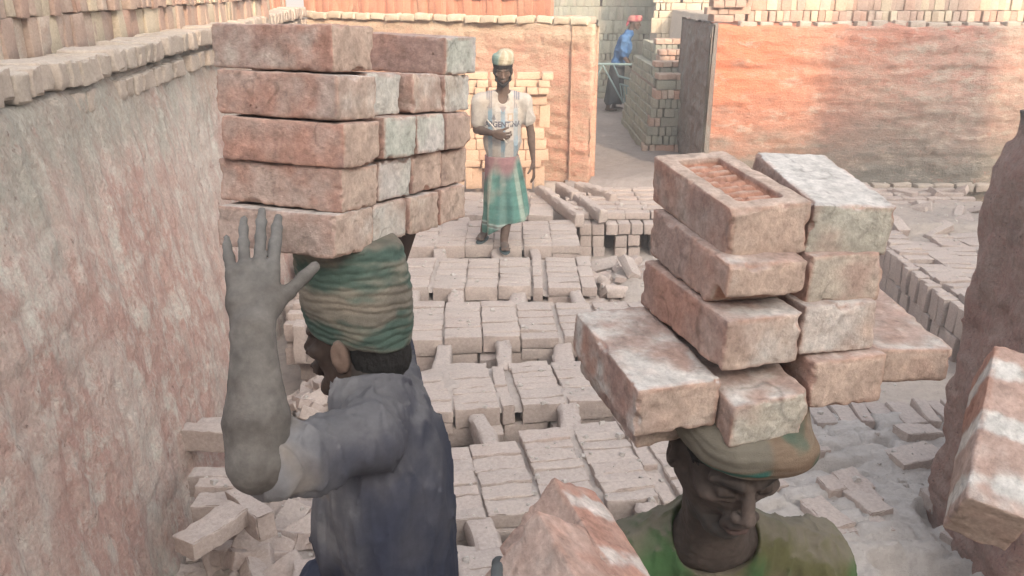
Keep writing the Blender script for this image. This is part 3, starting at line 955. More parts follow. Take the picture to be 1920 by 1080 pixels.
pl = link('ash_platform', grid_mesh('ash_platform', np.arange(0.98, 4.6, 0.016), np.arange(1.3, 4.2, 0.016), plat_h, M_PALE))
tag(pl, kind='structure')
random.seed(52)
edge_row = thing('brick_row', 'line of brick ends along the far edge of the pale ash platform beside the pit', 'brick row', (2.2, 4.06, 0))
x = 0.9
while x < 3.6:
    wv = random.choice([0.07, 0.112, 0.112])
    put(edge_row, B_BED, (x + wv / 2, 4.04 + random.uniform(-0.02, 0.02), -0.055 + random.uniform(-0.015, 0.012)), math.pi / 2, 'flat' if wv > 0.1 else 'edge', 5, (1, 1, 1.3 if wv > 0.1 else 1), tilt=(random.uniform(-6, 6), 0))
    if random.random() < 0.9: put(edge_row, B_BED, (x + wv / 2, 4.05, -0.2), math.pi / 2, 'flat', 4, (1, 1, 1.4))
    x += wv + random.uniform(0.006, 0.03)
for i in range(30):
    put(edge_row, B_BED_N, (random.uniform(1.3, 2.9), random.uniform(2.9, 4.0), random.uniform(-0.045, -0.02)), R(14) + random.choice([0, math.pi / 2]) + random.uniform(-0.1, 0.1), 'flat', 5, tilt=(random.uniform(-6, 6), random.uniform(-6, 6)))

# ------------------------------------------------------------------ heaps of fallen bricks
def heap(label, cx, cy, rx, ry, h, n, seed, base=-0.4, meshes=None, fill=True, small=0.3):
    random.seed(seed)
    root = thing('brick_rubble', label, 'rubble', (cx, cy, base))
    if fill:
        def hf(X, Y):
            P = np.stack([X, Y, X * 0], -1)
            r = np.sqrt(((X - cx) / rx) ** 2 + ((Y - cy) / ry) ** 2)
            return base - 0.15 + (h + 0.1) * np.clip(1.15 - r, 0, 1) ** 0.6 + 0.03 * fbm(P, 6, 3, seed) - 0.1 * (r > 1.1)
        o = link('dust_fill', grid_mesh('dust_fill', np.arange(cx - rx * 1.15, cx + rx * 1.15, 0.03), np.arange(cy - ry * 1.15, cy + ry * 1.15, 0.03), hf, M_EARTH), root)
        o.location = (-cx, -cy, -base); tag(o, kind='stuff')
    for i in range(n):
        a, r = random.uniform(0, 2 * math.pi), math.sqrt(random.random())
        x, y = cx + rx * r * math.cos(a), cy + ry * r * math.sin(a)
        z = base - 0.05 + h * max(1.12 - r, 0) ** 0.6 + random.uniform(-0.02, 0.06)
        sc = (1, 1, 1)
        if random.random() < small: sc = (random.uniform(0.3, 0.6), random.uniform(0.6, 1), random.uniform(0.6, 1))
        put(root, meshes or B_BED, (x, y, z), random.uniform(0, math.pi), 'flat', 10, sc, tilt=(random.uniform(-50, 50), random.uniform(-35, 35)), name='broken_brick' if sc[0] < 1 else 'brick')
    return root


heap('heap of tumbled dusty bricks at the bottom left between the wall and the man in navy', -1.0, 2.85, 0.45, 0.85, 0.34, 110, 5, meshes=B_BED_N)
heap('crumbled lumps and broken bricks seen under the chin of the man in navy', -0.98, 4.35, 0.45, 0.42, 0.44, 60, 6, meshes=B_BED_N, small=0.75)
heap('rubble spilling into the pit beside the block with fire holes', 0.98, 6.65, 0.45, 0.85, 0.33, 60, 7, base=-0.42)
heap('broken bricks along the far right corner of the pit', 2.6, 7.6, 0.6, 0.35, 0.3, 34, 8, base=-0.42)

# bricks laid along the foot of the left wall
random.seed(63)
ledge = thing('brick_row', 'three long dusty bricks stepped along the foot of the left wall near the raised arm', 'brick row', (-1.3, 3.7, -0.1))
for (p, ya_, md) in ((at(395, 822, 3.95), -6, 'edge'), (at(425, 812, 4.05), -4, 'edge'), (at(415, 905, 3.65), -4, 'edge'), (at(430, 925, 3.55), 2, 'edge'), (at(430, 950, 3.45), 3, 'flat'), (at(395, 995, 3.2), 60, 'flat'), (at(470, 960, 3.35), -50, 'edge')):
    put(ledge, B_BED_N, p, R(ya_), md, 3, (1.1, 1.0, 1.1))
small = thing('brick_stack', 'small stack of dusty bricks on edge just left of the green headwrap', 'brick stack', (-1.2, 5.0, 0))
for r in range(9):
    yy = 4.72 + r * 0.085
    hh = 0.0 + 0.035 * r
    put(small, B_BED, (-1.27 + 0.01 * r, yy, 0.10 + hh), 0, 'end' if r == 0 else 'edge', 3)
    if r: put(small, B_BED, (-1.27, yy, -0.03 + hh * 0.3), 0, 'edge', 3, (1, 1, 1.5))
    put(small, B_BED, (-1.02, yy + 0.05, 0.02 + hh * 0.8), 0, 'edge', 3)

# bricks piled against the sunlit wall behind the walking man
random.seed(71)
pile = thing('brick_stack', 'open-jointed pile of pale bricks behind the walking man against the sunlit wall', 'brick stack', (0.0, 9.2, 0))
B_PEA = variants(mat_bricks('peach brick', [(0.50, 0.33, 0.23), (0.54, 0.40, 0.29), (0.46, 0.29, 0.21)], (0.54, 0.43, 0.33), 0.4), 5, 160.0, seg=(5, 4, 4), amp=0.003)
zz = 0.0
r = 0
while zz < 1.2:
    kind = random.choice(['edge', 'flat', 'end', 'edge']) if zz < 1.0 else 'flat'
    x = -0.62 + random.uniform(-0.03, 0.03)
    while x < 0.32:
        if kind == 'end':
            put(pile, B_PEA, (x + 0.06, 9.2, zz + 0.12), random.choice([0.0, math.pi / 2]), 'end', 3); x += 0.09 + random.choice([0.0, 0.03, 0.07])
        elif kind == 'edge':
            put(pile, B_PEA, (x + 0.12, 9.17, zz + 0.057), 0.0, 'edge', 3); x += 0.25
        else:
            w_ = random.choice([0.12, 0.25])
            put(pile, B_PEA, (x + w_ / 2, 9.18, zz + 0.036), 0.0 if w_ > 0.2 else math.pi / 2, 'flat', 3); x += w_ + random.choice([0, 0.02])
    zz += {'end': 0.242, 'edge': 0.116, 'flat': 0.073}[kind]
    r += 1

# ------------------------------------------------------------------ big stacks beyond the gap
def facade(label, p0, p1, z0, rows, meshes, seed, lean=0.0, depthf=0.12, backfill=True, xlim=None, group=None, mixm=None):
    """a tall stack seen on one face: courses of ends and sides, thrown together anyhow"""
    random.seed(seed)
    p0, p1 = np.array(p0, float), np.array(p1, float)
    d = p1 - p0; L = np.linalg.norm(d); d /= L; nb = np.array([-d[1], d[0]]); yaw = math.atan2(d[1], d[0])
    root = thing('brick_stack', label, 'brick stack', (p0[0], p0[1], z0), group)
    z = z0
    for r in range(rows):
        kind = random.choice(['end', 'flat', 'flat', 'end', 'flat'])
        u = random.uniform(-0.05, 0.05); off = (z - z0) * lean
        h = {'end': 0.24, 'edge': 0.115, 'flat': 0.115}[kind]
        while u < L:
            w_ = {'end': 0.07, 'edge': 0.24, 'flat': 0.075}[kind]
            if kind == 'flat' and random.random() < 0.12:
                p = p0 + d * (u + 0.12) + nb * (0.05 + off); put(root, meshes, (p[0], p[1], z + 0.057), yaw, 'edge', 4); u += 0.25; continue
            p = p0 + d * (u + w_ / 2) + nb * (0.05 + off + random.uniform(-0.02, 0.02) + (0.07 if kind == 'flat' else 0))
            if random.random() > 0.02:
                if kind == 'end': put(root, meshes, (p[0], p[1], z + 0.12), yaw, 'endx', 3)
                elif kind == 'edge': put(root, meshes, (p[0], p[1], z + 0.057), yaw, 'edge', 4)
                else: put(root, meshes, (p[0], p[1], z + 0.057), yaw + math.pi / 2, 'edge', 4)
            u += w_ + random.uniform(0.004, 0.016)
        z += h + 0.004
    H = z - z0
    hx = L / 2
    pts_ = []
    for zq, oo in ((-0.1, 0), (H - 0.03, H * lean)):
        for a, b in ((0.05, 0.12 + oo), (L - 0.05, 0.12 + oo), (L - 0.05, 1.0 + oo), (0.05, 1.0 + oo)):
            q = d * a + nb * b; pts_.append((q[0], q[1], zq))
    me = bpy.data.meshes.new('stack_core')
    me.from_pydata(pts_, [], [(0, 3, 2, 1), (4, 5, 6, 7), (0, 1, 5, 4), (1, 2, 6, 5), (2, 3, 7, 6), (3, 0, 4, 7)])
    me.materials.append(M_CORE); link('stack_core', me, root)
    return root


facade('tall grey-green brick stack behind the man in the blue shirt', (0.6, 16.9), (3.2, 16.5), 0.0, 17, B_GRY, 81, lean=0.06)
facade('sunlit pale yellow brick stack rising beyond the stepped pile', (2.30, 14.6), (3.9, 14.1), 0.0, 18, B_YEL, 82, lean=0.16)
# stepped pile right of the path
random.seed(83)
stp = thing('brick_stack', 'stepped grey-brown brick pile leaning against the sooty wall corner beside the path', 'brick stack', (2.0, 11.8, 0))
for r in range(11):
    z = r * 0.118
    ys = 11.15 + max(0, r - 7) * 0.42
    off = 0.05 * r * 0.5
    x_l = 1.72 + 0.020 * r + (0.0 if r < 9 else 0.10)
    # face towards the camera
    x = x_l
    while x < 2.35:
        md = random.random() < 0.92
        if md: put(stp, B_GRY if r % 3 else B_RAW, (x + 0.036, ys + 0.12, z + 0.057), math.pi / 2, 'edge', 4); x += 0.08
        else: put(stp, B_GRY if r % 2 else B_RAW, (x + 0.12, ys + 0.04, z + 0.057), 0, 'edge', 4); x += 0.25
    # flank along the path
    y = ys + 0.28
    while y < 13.6:
        if random.random() < 0.95: put(stp, B_GRY, (x_l + 0.12, y, z + 0.057), 0, 'edge', 4); y += 0.078
        else: put(stp, B_GRY, (x_l + 0.04, y + 0.12, z + 0.057), math.pi / 2, 'edge', 4); y += 0.25
    if r >= 7:
        for c in range(5): put(stp, B_RAW, (x_l + 0.06 + c * 0.118, ys + 0.14, z + 0.12 + 0.036), math.pi / 2, 'flat', 3)
me = bpy.data.meshes.new('stack_core')
pts_ = [(a - 2.0, b - 11.8, zz) for zz, yf in ((0.0, 11.4), (0.85, 11.4)) for a, b in ((1.85, yf), (2.6, yf), (2.6, 13.6), (1.85, 13.6))]
me.from_pydata(pts_, [], [(0, 3, 2, 1), (4, 5, 6, 7), (0, 1, 5, 4), (1, 2, 6, 5), (2, 3, 7, 6), (3, 0, 4, 7)])
me.materials.append(M_CORE); link('stack_core', me, stp)

# crumbs and flakes of burnt clay lying everywhere on the kiln floor
bpy.context.view_layer.update()
dgc = bpy.context.evaluated_depsgraph_get()
rr_ = np.random.default_rng(77)
CV, CQ = [], []
n_ = 0
for i in range(9000):
    x, y = rr_.uniform(-1.4, 4.4), 2.1 + 7.2 * rr_.random() ** 1.3
    if x < wl_x(y) + 0.05: continue
    if fbm(np.array([[x, y, 0.0]]), 1.4, 2, 3.0)[0] < rr_.uniform(-0.6, 0.5): continue
    ok_, loc_, nor_, _, ob_, _ = scene.ray_cast(dgc, Vector((x, y, 1.6)), Vector((0, 0, -1)))
    if not ok_ or loc_.z > 0.6 or nor_.z < 0.5: continue
    sz = 0.0035 + 0.016 * rr_.random() ** 4
    c_ = np.array([(-1, -1, -.6), (1, -1, -.6), (1, 1, -.6), (-1, 1, -.6), (-.7, -.7, .6), (.7, -.7, .6), (.7, .7, .6), (-.7, .7, .6)]) * sz * rr_.uniform(0.6, 1.2, (8, 3))
    an = rr_.uniform(0, 3.1)
    c_ = c_ @ rotm(math.degrees(an), rr_.uniform(-25, 25), 0).T + np.array(loc_) + (0, 0, sz * 0.3)
    b_0 = n_ * 8
    CV.append(c_); CQ += [(b_0, b_0 + 3, b_0 + 2, b_0 + 1), (b_0 + 4, b_0 + 5, b_0 + 6, b_0 + 7), (b_0, b_0 + 1, b_0 + 5, b_0 + 4), (b_0 + 1, b_0 + 2, b_0 + 6, b_0 + 5), (b_0 + 2, b_0 + 3, b_0 + 7, b_0 + 6), (b_0 + 3, b_0, b_0 + 4, b_0 + 7)]
    n_ += 1
    if n_ > 2600: break
tag(link('crumbs', mesh_np('crumbs', np.concatenate(CV), CQ, M_PALE, False)), kind='stuff')

#@@HEROES@@
# ------------------------------------------------------------------ fired bricks carried on heads and in hands
RED, MAUVE, CREAM, ASH, RAWC, WHT, GRN = [np.array(c) for c in ((0.50, 0.285, 0.22), (0.40, 0.265, 0.225), (0.62, 0.485, 0.39), (0.54, 0.44, 0.38), (0.50, 0.255, 0.175), (0.74, 0.71, 0.66), (0.53, 0.56, 0.475))]


def hero_brick(label, p, yaw, pit, rol, dims, seed, endw=0.3, topw=0.2, red=0.5, green=0.0, frog=False, group=None, R_=None, broken=None, side=0.35, sidew=0.0, streak=0.0):
    h = np.array(dims) / 2
    f = Field(-h - 0.012, h + 0.012, 0.0029)
    f.box((0, 0, 0), h + 0.0008, rad=0.0025)
    r = np.random.default_rng(seed)
    for i in range(30):       # chipped arrises and corners
        ax = r.integers(0, 3)
        s = np.sign(r.random(3) - 0.5)
        c = s * h
        c[ax] = r.uniform(-1, 1) * h[ax]
        rad = r.uniform(0.003, 0.009) * (2.0 if r.random() < 0.12 else 1)
        o = s.copy(); o[ax] = 0
        f.ell(c + nrm(o) * rad * r.uniform(0.35, 0.7), (rad * r.uniform(0.8, 2.6) if ax == 0 else rad, rad * r.uniform(0.8, 2) if ax == 1 else rad, rad), k=0.0015, sub=True)
    if broken is not None:
        f.box((h[0] * broken[0], 0, h[2] * broken[1]), (0.05, 0.1, 0.02), R=rotm(0, broken[2], broken[3]), k=0.01, sub=True)
    if frog:
        f.box((0, 0, h[2] + 0.010), (0.090, 0.033, 0.023), rad=0.006, k=0.004, sub=True)
        # raised worn letters in the frog
        for i, (n1_, n2_) in enumerate(((0, 1), (1, 0), (0, 0), (1, 1), (0, 1), (0, 0), (1, 0))):
            cx = -0.070 + i * 0.0228; z = h[2] - 0.0125
            f.cap((cx - 0.001, -0.024, z), (cx + 0.001, 0.024, z), 0.0066, 0.0066, 0.002)
            if n1_: f.cap((cx - 0.008, -0.009, z + 0.006), (cx + 0.004, -0.009, z + 0.006), 0.0035, 0.0035, 0.002, True)
            if n2_: f.cap((cx - 0.004, 0.010, z + 0.006), (cx + 0.008, 0.010, z + 0.006), 0.0035, 0.0035, 0.002, True)
            if i < 6 and (i % 2 == 0): f.cap((cx, 0.002 * i - 0.004, z - 0.001), (cx + 0.0228, 0.002 * i - 0.004, z - 0.001), 0.0042, 0.0042, 0.002)
    f.disp(lambda P: 0.0013 * fbm(P, 9, 2, seed) + 0.0011 * fbm(P, 60, 3, seed + 3) + 0.006 * np.clip(fbm(P, 38, 2, seed + 8) - 0.85, 0, 1), 0.014)
    V, Q = f.mesh()
    N = vnormals(V, Q)
    a = np.abs(V) - h
    n1, n2, n3 = fbm(V, 10, 5, seed + 20), fbm(V, 34, 4, seed + 30), fbm(V, 6, 4, seed + 40)
    C = mix(MAUVE, RED, sstep(-0.5, 0.6, n1 + (red - 0.5) * 2.2))
    C = mix(C, ASH, sstep(-0.4, 1.1, n2 * 0.5 + n3 * 0.7 + 0.15) * side * 1.7)
    isend = sstep(0.6, 0.85, np.abs(N[:, 0]))
    istop = sstep(0.6, 0.85, N[:, 2])
    isside = sstep(0.6, 0.85, np.abs(N[:, 1]))
    C = mix(C, CREAM, isend * (0.45 + 0.35 * sstep(-0.5, 0.5, n1)))  # ends paler: ash stain, with light on the ends put into the colour
    C = mix(C, WHT, isend * sstep(1.0 - endw * 1.8, 1.8 - endw * 1.8, 0.7 * n3 + 0.25 * n2 + 0.3) * 0.75)
    C = mix(C, GRN, isend * green * sstep(-0.4, 0.4, n1))
    C = mix(C, ASH, istop * 0.5)
    C = mix(C, WHT, istop * sstep(1.0 - topw * 2, 1.9 - topw * 2, n3 * 0.8 + 0.4 * n2 + 0.2 + 3.0 * V[:, 0]) * 0.8)
    C = mix(C, WHT, isside * sidew * sstep(0.0, 0.7, n3 + 0.4 * n2))
    C = mix(C, WHT, (isside + istop * (streak > 0.8)) * streak * sstep(0.35, 0.9, np.sin(V[:, 0] * 2 * math.pi / 0.085 + 1.2) + 0.5 * n2))
    edge = np.sort(a, axis=1)[:, 1]
    worn = sstep(-0.008, -0.002, edge) * sstep(-0.1, 0.6, n2)
    C = mix(C, RAWC * 1.05, worn * 0.35)
    if frog:
        inn = (np.abs(V[:, 0]) < 0.090) * (np.abs(V[:, 1]) < 0.034) * sstep(h[2] - 0.004, h[2] - 0.009, V[:, 2]) * (V[:, 2] > 0)
        C = mix(C, CREAM * 1.05, istop * (1 - inn) * 0.6)
        C = mix(C, RAWC * 0.95 * (0.9 + 0.25 * sstep(h[2] - 0.014, h[2] - 0.009, V[:, 2]))[:, None], inn * 0.85)
    deep = sstep(-0.0035, -0.009, np.max(a, axis=1)) * (0.25 if frog else 1)
    C = mix(C, RAWC, deep * 0.85)
    C = mix(C, C * 0.55, sstep(0.55, 0.9, fbm(V, 70, 3, seed + 50)) * 0.4)
    C = mix(C, C * 0.45, sstep(0.04, 0.0, np.abs(fbm(V, 9, 3, seed + 60))) * sstep(0.1, 0.5, n1) * 0.6)
    C = C * (1 + 0.16 * fbm(V, 60, 3, seed)[:, None])
    me = mesh_np('brick', V, Q, M_FIRED, True, C)
    me.set_sharp_from_angle(angle=math.radians(36))
    o = link('brick', me)
    Rm = rotm(yaw, pit, rol) if R_ is None else R_
    o.matrix_world = Matrix.Translation(Vector(p)) @ Matrix([list(q) for q in Rm]).to_4x4()
    return tag(o, label, 'brick', group)


GR, GL = 'bricks carried on the head of the man in green', 'bricks carried on the head of the man in navy'
D0 = (0.24, 0.113, 0.070)
RL = [
 ('stamped brick with worn lettering in its hollow, top left of the green-shirted load', (0.302, 1.180, 1.846), (-74.7, 1.9, 5.5), D0, dict(endw=0.15, red=0.5, frog=True, topw=0.1, side=0.55)),
 ('white-dusted pink brick beside the stamped one, top right of the green-shirted load', (0.440, 1.208, 1.840), (-85.5, -3.0, 6.0), D0, dict(endw=0.3, green=0.6, topw=0.85, red=0.5)),
 ('chipped brick directly under the stamped brick on the man in green', (0.297, 1.150, 1.773), (-75.5, -1.8, 2.8), D0, dict(endw=0.2, red=0.45, broken=(1.08, -1.15, 0, 20), side=0.3)),
 ('brick directly under the white-dusted pink brick on the man in green', (0.416, 1.196, 1.768), (-75, -1.4, 2.0), D0, dict(endw=0.15, green=0.4, red=0.4)),
 ('left brick in the third layer from the top on the man in green', (0.291, 1.136, 1.700), (-72.5, -1.4, 1.4), D0, dict(endw=0.25, red=0.55)),
 ('brick at right of the third layer from the top on the green-shirted man', (0.412, 1.180, 1.698), (-76, -1.5, -0.5), D0, dict(endw=0.4, red=0.35)),
 ('big white-mottled brick sticking out at lower left on the man in green', (0.184, 1.110, 1.624), (-74.1, -0.3, 4.7), (0.238, 0.116, 0.068), dict(endw=0.2, red=0.55, topw=0.72, sidew=0.6, side=0.5)),
 ('lowest middle-left brick resting on the headwrap of the man in green', (0.306, 1.112, 1.609), (-74.5, 3.0, 7.0), (0.24, 0.112, 0.066), dict(endw=0.2, green=0.5, red=0.5)),
 ('lowest middle-right brick resting on the headwrap of the man in green', (0.424, 1.166, 1.626), (-74, -0.5, 0), D0, dict(endw=0.1, red=0.6)),
 ('pink brick with broken corner sticking out at lower right on the man in green', (0.556, 1.215, 1.624), (-87, -0.9, 2.0), D0, dict(endw=0.1, topw=0.25, red=0.6, broken=(1.0, -1.1, 0, -10), side=0.6)),
]
for i, (lab, p, r_, dm, kw) in enumerate(RL):
    hero_brick(lab, p, *r_, dm, 240 + i * 3, group=GR, **kw)
hero_brick('dark brick half hidden beneath the white-mottled brick of the green-shirted man', (0.190, 1.175, 1.560), -74, 3, 4, (0.225, 0.10, 0.060), 230, group=GR, red=0.3, side=0.9)

ORD = ['lowest', 'second from bottom', 'middle', 'second from top']
POS = ['nearest', 'second', 'third', 'farthest']
L0 = [(-0.368, 1.405, 1.746), (-0.362, 1.430, 1.8175), (-0.350, 1.425, 1.890), (-0.354, 1.440, 1.9625)]
LW = [[(0.1, 0, 0.55), (0.55, 0.2, 0.3), (0.2, 0.1, 0.4), (0.1, 0, 0.45)], [(0.05, 0, 0.65), (0.7, 0.3, 0.3), (0.4, 0.0, 0.4), (0.1, 0, 0.5)],
      [(0.15, 0, 0.45), (0.95, 0.7, 0.3), (0.95, 0.5, 0.3), (0.15, 0, 0.4)], [(0.1, 0, 0.5), (0.8, 0.3, 0.4), (0.35, 0.1, 0.5), (0.5, 0.3, 0.4)]]
for lv in range(4):
    for i in range(4):
        k = 0.1165 * i
        x, y, z = L0[lv]
        ew, gr, rd = LW[lv][i]
        pr = (0, 0, 0, 0)[i]
        if lv == 3 and i == 1: pr = -0.025
        hero_brick('%s brick in the %s layer of the load on the man in navy' % (POS[i], ORD[lv]),
                   (x + k * 0.39 + pr * 0.92 + RNG.uniform(-0.003, 0.003), y + k * 0.92 - pr * 0.39, z - k * 0.105 + (0.004 if i else 0)), -23 + RNG.uniform(-1.2, 1.2), -6 + RNG.uniform(-0.8, 0.8), -0.6 + RNG.uniform(-0.8, 0.8),
                   (0.24 + RNG.uniform(-0.004, 0.004), 0.112 + RNG.uniform(-0.003, 0.001), 0.0695), 300 + lv * 10 + i, group=GL, endw=ew, green=gr, red=rd, side=0.45)
hero_brick('big rounded brick at top left of the load on the man in navy', (-0.367, 1.480, 2.035), -24.2, -4.5, -0.6, (0.243, 0.116, 0.071), 350, group=GL, endw=0.0, red=0.5, side=0.8)
hero_brick('brown brick with a white end, top right of the load on the man in navy', (-0.203, 1.785, 2.003), -29, -3, 1, D0, 351, group=GL, endw=1.0, green=0.7, red=0.3, side=0.15)


def cam_frame(a, n):
    """rotation whose local x runs along a and local z along n, both given as right / up / towards the viewer"""
    R0 = np.array([[1, 0, 0], [0, _sp, -_cp], [0, _cp, _sp]])   # columns: right, up, towards viewer
    a = nrm(a); n = np.array(n, float); n = nrm(n - a * (a @ n)); b = np.cross(n, a)
    return R0 @ np.stack([a, b, n], -1)


R0c = np.array([[1, 0, 0], [0, _sp, -_cp], [0, _cp, _sp]])
# (right, up, towards the viewer) to world: the columns above are laid out row-wise for x, y, z
ha, hn = nrm((0.36, -0.46, 0.81)), nrm((-0.73, 0.39, 0.55)); hv_ = -np.cross(hn, ha); 
pc = at(1038, 893, 0.99) + R0c @ (ha * 0.12 - nrm((0.57, 0.79, 0.19)) * 0.0565 - hn * 0.035)
hero_brick('tilted pink brick held up at the bottom middle, right of a mauve one', tuple(pc), 0, 0, 0, D0, 360, R_=cam_frame(ha, hn), red=1.0, topw=0.1, endw=0.2, side=0.35, streak=0.7)
hero_brick('mauve brick held up at the bottom middle, left of the tilted pink one', tuple(pc + R0c @ (hn * 0.0725 + ha * 0.085)), 0, 0, 0, D0, 361, R_=cam_frame(ha, hn), red=0.9, side=0.35)
ra = nrm((-0.45, -0.72, 0.53))
rc = at(1848, 985, 1.03) - R0c @ (ra * 0.12)
hero_brick('close pink brick with white streaks entering the picture at the right edge', tuple(rc), 0, 0, 0, (0.24, 0.074, 0.092), 362, R_=cam_frame(ra, (-0.07, 0.62, 0.78)), red=1.0, topw=0.15, endw=0.05, side=0.2, sidew=0.3, streak=0.95)

#@@PEOPLE@@
# ------------------------------------------------------------------ people
def aty(px, py, y):
    v = 540 - py
    t = y / (CAM_F * _cp + v * _sp)
    return np.array([(px - 960) * t, y, CAM_H + (v * _cp - CAM_F * _sp) * t])


def frame_f(f, up=(0, 0, 1)):
    """columns: person's right, forward, up"""
    f = nrm(f); r = nrm(np.cross(f, up)); u = np.cross(r, f)
    return np.stack([r, f, u], -1)


def head_sdf(F, C, R_, s=1.0, eyes=True, beard=0.0):
    W = lambda x, y, z: C + R_ @ (np.array((x, y, z)) * s)
    E = lambda c, r, k=0.01, sub=False, Rl=None: F.ell(W(*c), np.array(r) * s, R_ if Rl is None else R_ @ Rl, k * s, sub)
    K = lambda a, b, ra, rb, k=0.01, sub=False: F.cap(W(*a), W(*b), ra * s, rb * s, k * s, sub)
    E((0, -0.012, 0.045), (0.072, 0.092, 0.080))
    E((0, 0.028, -0.012), (0.060, 0.058, 0.078), 0.02)
    for q in (-1, 1):
        K((q * 0.052, -0.002, -0.045), (q * 0.020, 0.062, -0.098), 0.019, 0.016, 0.022)
        E((q * 0.043, 0.058, -0.014), (0.020, 0.020, 0.014), 0.014)
        K((q * 0.014, 0.087, 0.024), (q * 0.050, 0.068, 0.026), 0.0085, 0.007, 0.010)
    E((0, 0.072, -0.098), (0.021, 0.018, 0.015), 0.014)
    for q in (-1, 1):
        E((q * 0.030, 0.096, 0.006), (0.017, 0.018, 0.0125), 0.009, True)
        if eyes:
            E((q * 0.030, 0.0735, 0.004), (0.0140, 0.0130, 0.0115), 0.003)
            K((q * 0.019, 0.0845, 0.001), (q * 0.041, 0.0805, 0.001), 0.0032, 0.0026, 0.002)
            K((q * 0.018, 0.084, -0.009), (q * 0.042, 0.077, -0.008), 0.004, 0.003, 0.005)
        E((q * 0.036, 0.082, -0.052), (0.010, 0.010, 0.020), 0.010, True)
    K((0, 0.086, 0.014), (0, 0.108, -0.024), 0.0080, 0.0105, 0.007)
    E((0, 0.108, -0.028), (0.0115, 0.0115, 0.0100), 0.005)
    for q in (-1, 1):
        E((q * 0.0135, 0.0985, -0.032), (0.0085, 0.0105, 0.0080), 0.004)
        E((q * 0.007, 0.1035, -0.0405), (0.0035, 0.004, 0.003), 0.002, True)
    E((0, 0.084, -0.062), (0.026, 0.013, 0.020), 0.010)
    for q in (-1, 1):
        K((q * 0.017, 0.101, -0.040), (q * 0.031, 0.086, -0.066), 0.0020, 0.0016, 0.006, True)
        K((q * 0.020, 0.080, -0.018), (q * 0.042, 0.074, -0.021), 0.0014, 0.0012, 0.005, True)
    for q in (0.040, 0.050):
        K((-0.034, 0.079, q), (0.034, 0.079, q), 0.0012, 0.0012, 0.004, True)
    E((0, 0.0965, -0.0575), (0.0215, 0.0075, 0.0052), 0.004)
    E((0, 0.0950, -0.0705), (0.0185, 0.0080, 0.0060), 0.004)
    K((-0.020, 0.0990, -0.0640), (0.020, 0.0990, -0.0640), 0.0016, 0.0016, 0.003, True)
    K((-0.012, 0.0945, -0.080), (0.012, 0.0945, -0.080), 0.003, 0.003, 0.006, True)
    for q in (-1, 1):     # ears
        Rl = np.array(Euler((math.radians(-8), 0, math.radians(-q * 24))).to_matrix())
        E((q * 0.079, -0.010, -0.004), (0.0085, 0.0175, 0.0310), 0.005, Rl=Rl)
        K((q * 0.064, -0.006, 0.014), (q * 0.062, -0.004, -0.026), 0.014, 0.013, 0.008)
        E((q * 0.0885, -0.006, 0.002), (0.0042, 0.0075, 0.0150), 0.003, True, Rl)
        E((q * 0.0775, 0.002, -0.006), (0.006, 0.005, 0.008), 0.004)
        E((q * 0.076, -0.004, -0.030), (0.006, 0.008, 0.008), 0.004)


def hand_sdf(F, wrist, up, thumb, palm, s=1.0, curl=(12, 14, 16, 20), spread=(9, 2, -5, -13), tcurl=15, tang=48):
    """up: along the hand, thumb: sideways towards the thumb, palm: out of the palm"""
    u = nrm(up); t = np.array(thumb, float); t = nrm(t - u * (t @ u)); p = np.cross(u, t)
    if p @ np.array(palm, float) < 0: p = -p
    G = lambda a, b, c: wrist + (t * a + u * b + p * c) * s
    roots = [(0.029, 0.088), (0.0095, 0.094), (-0.0105, 0.089), (-0.029, 0.079)]
    lens = [(0.040, 0.025, 0.020), (0.044, 0.028, 0.021), (0.041, 0.026, 0.020), (0.032, 0.020, 0.018)]
    rad = [0.0092, 0.0095, 0.0090, 0.0080]
    for i, (a, b) in enumerate(roots):
        F.cap(G(a * 0.55, 0.006, 0), G(a, b, 0), 0.0150 * s, 0.0112 * s, 0.010)
    F.ell(G(0.022, 0.036, 0.007), (0.018 * s, 0.018 * s, 0.018 * s), k=0.014)
    F.ell(G(-0.022, 0.034, 0.005), (0.014 * s, 0.014 * s, 0.02 * s), k=0.014)
    for i, (a, b) in enumerate(roots):
        pos = G(a, b, 0); sp = math.radians(spread[i]); c = 0.0
        dr = u * math.cos(sp) + t * math.sin(sp)
        for j, L in enumerate(lens[i]):
            c += math.radians(curl[i]) * (1.0, 1.2, 0.8)[j]
            d = dr * math.cos(c) + p * math.sin(c)
            nx = pos + d * L * s
            r0 = rad[i] * (1.0, 0.92, 0.86)[j] * s; r1 = rad[i] * (0.92, 0.86, 0.72)[j] * s
            F.cap(pos, nx, r0, r1, 0.0035)
            if j: F.ell(pos, (r0 * 1.10,) * 3, k=0.003)
            pos = nx
    a = math.radians(tang)
    d = u * math.cos(a) + t * math.sin(a) + p * 0.25; d = nrm(d)
    p0 = G(0.020, 0.026, 0.004)
    p1 = p0 + d * 0.040 * s
    d2 = nrm(d + p * math.sin(math.radians(tcurl)) * 0.6 + u * 0.15); p2 = p1 + d2 * 0.034 * s
    d3 = nrm(d2 + p * math.sin(math.radians(tcurl)) * 0.6); p3 = p2 + d3 * 0.026 * s
    F.cap(p0, p1, 0.0155 * s, 0.0118 * s, 0.012); F.cap(p1, p2, 0.0112 * s, 0.0100 * s, 0.004); F.cap(p2, p3, 0.0102 * s, 0.0082 * s, 0.003)
    return p3


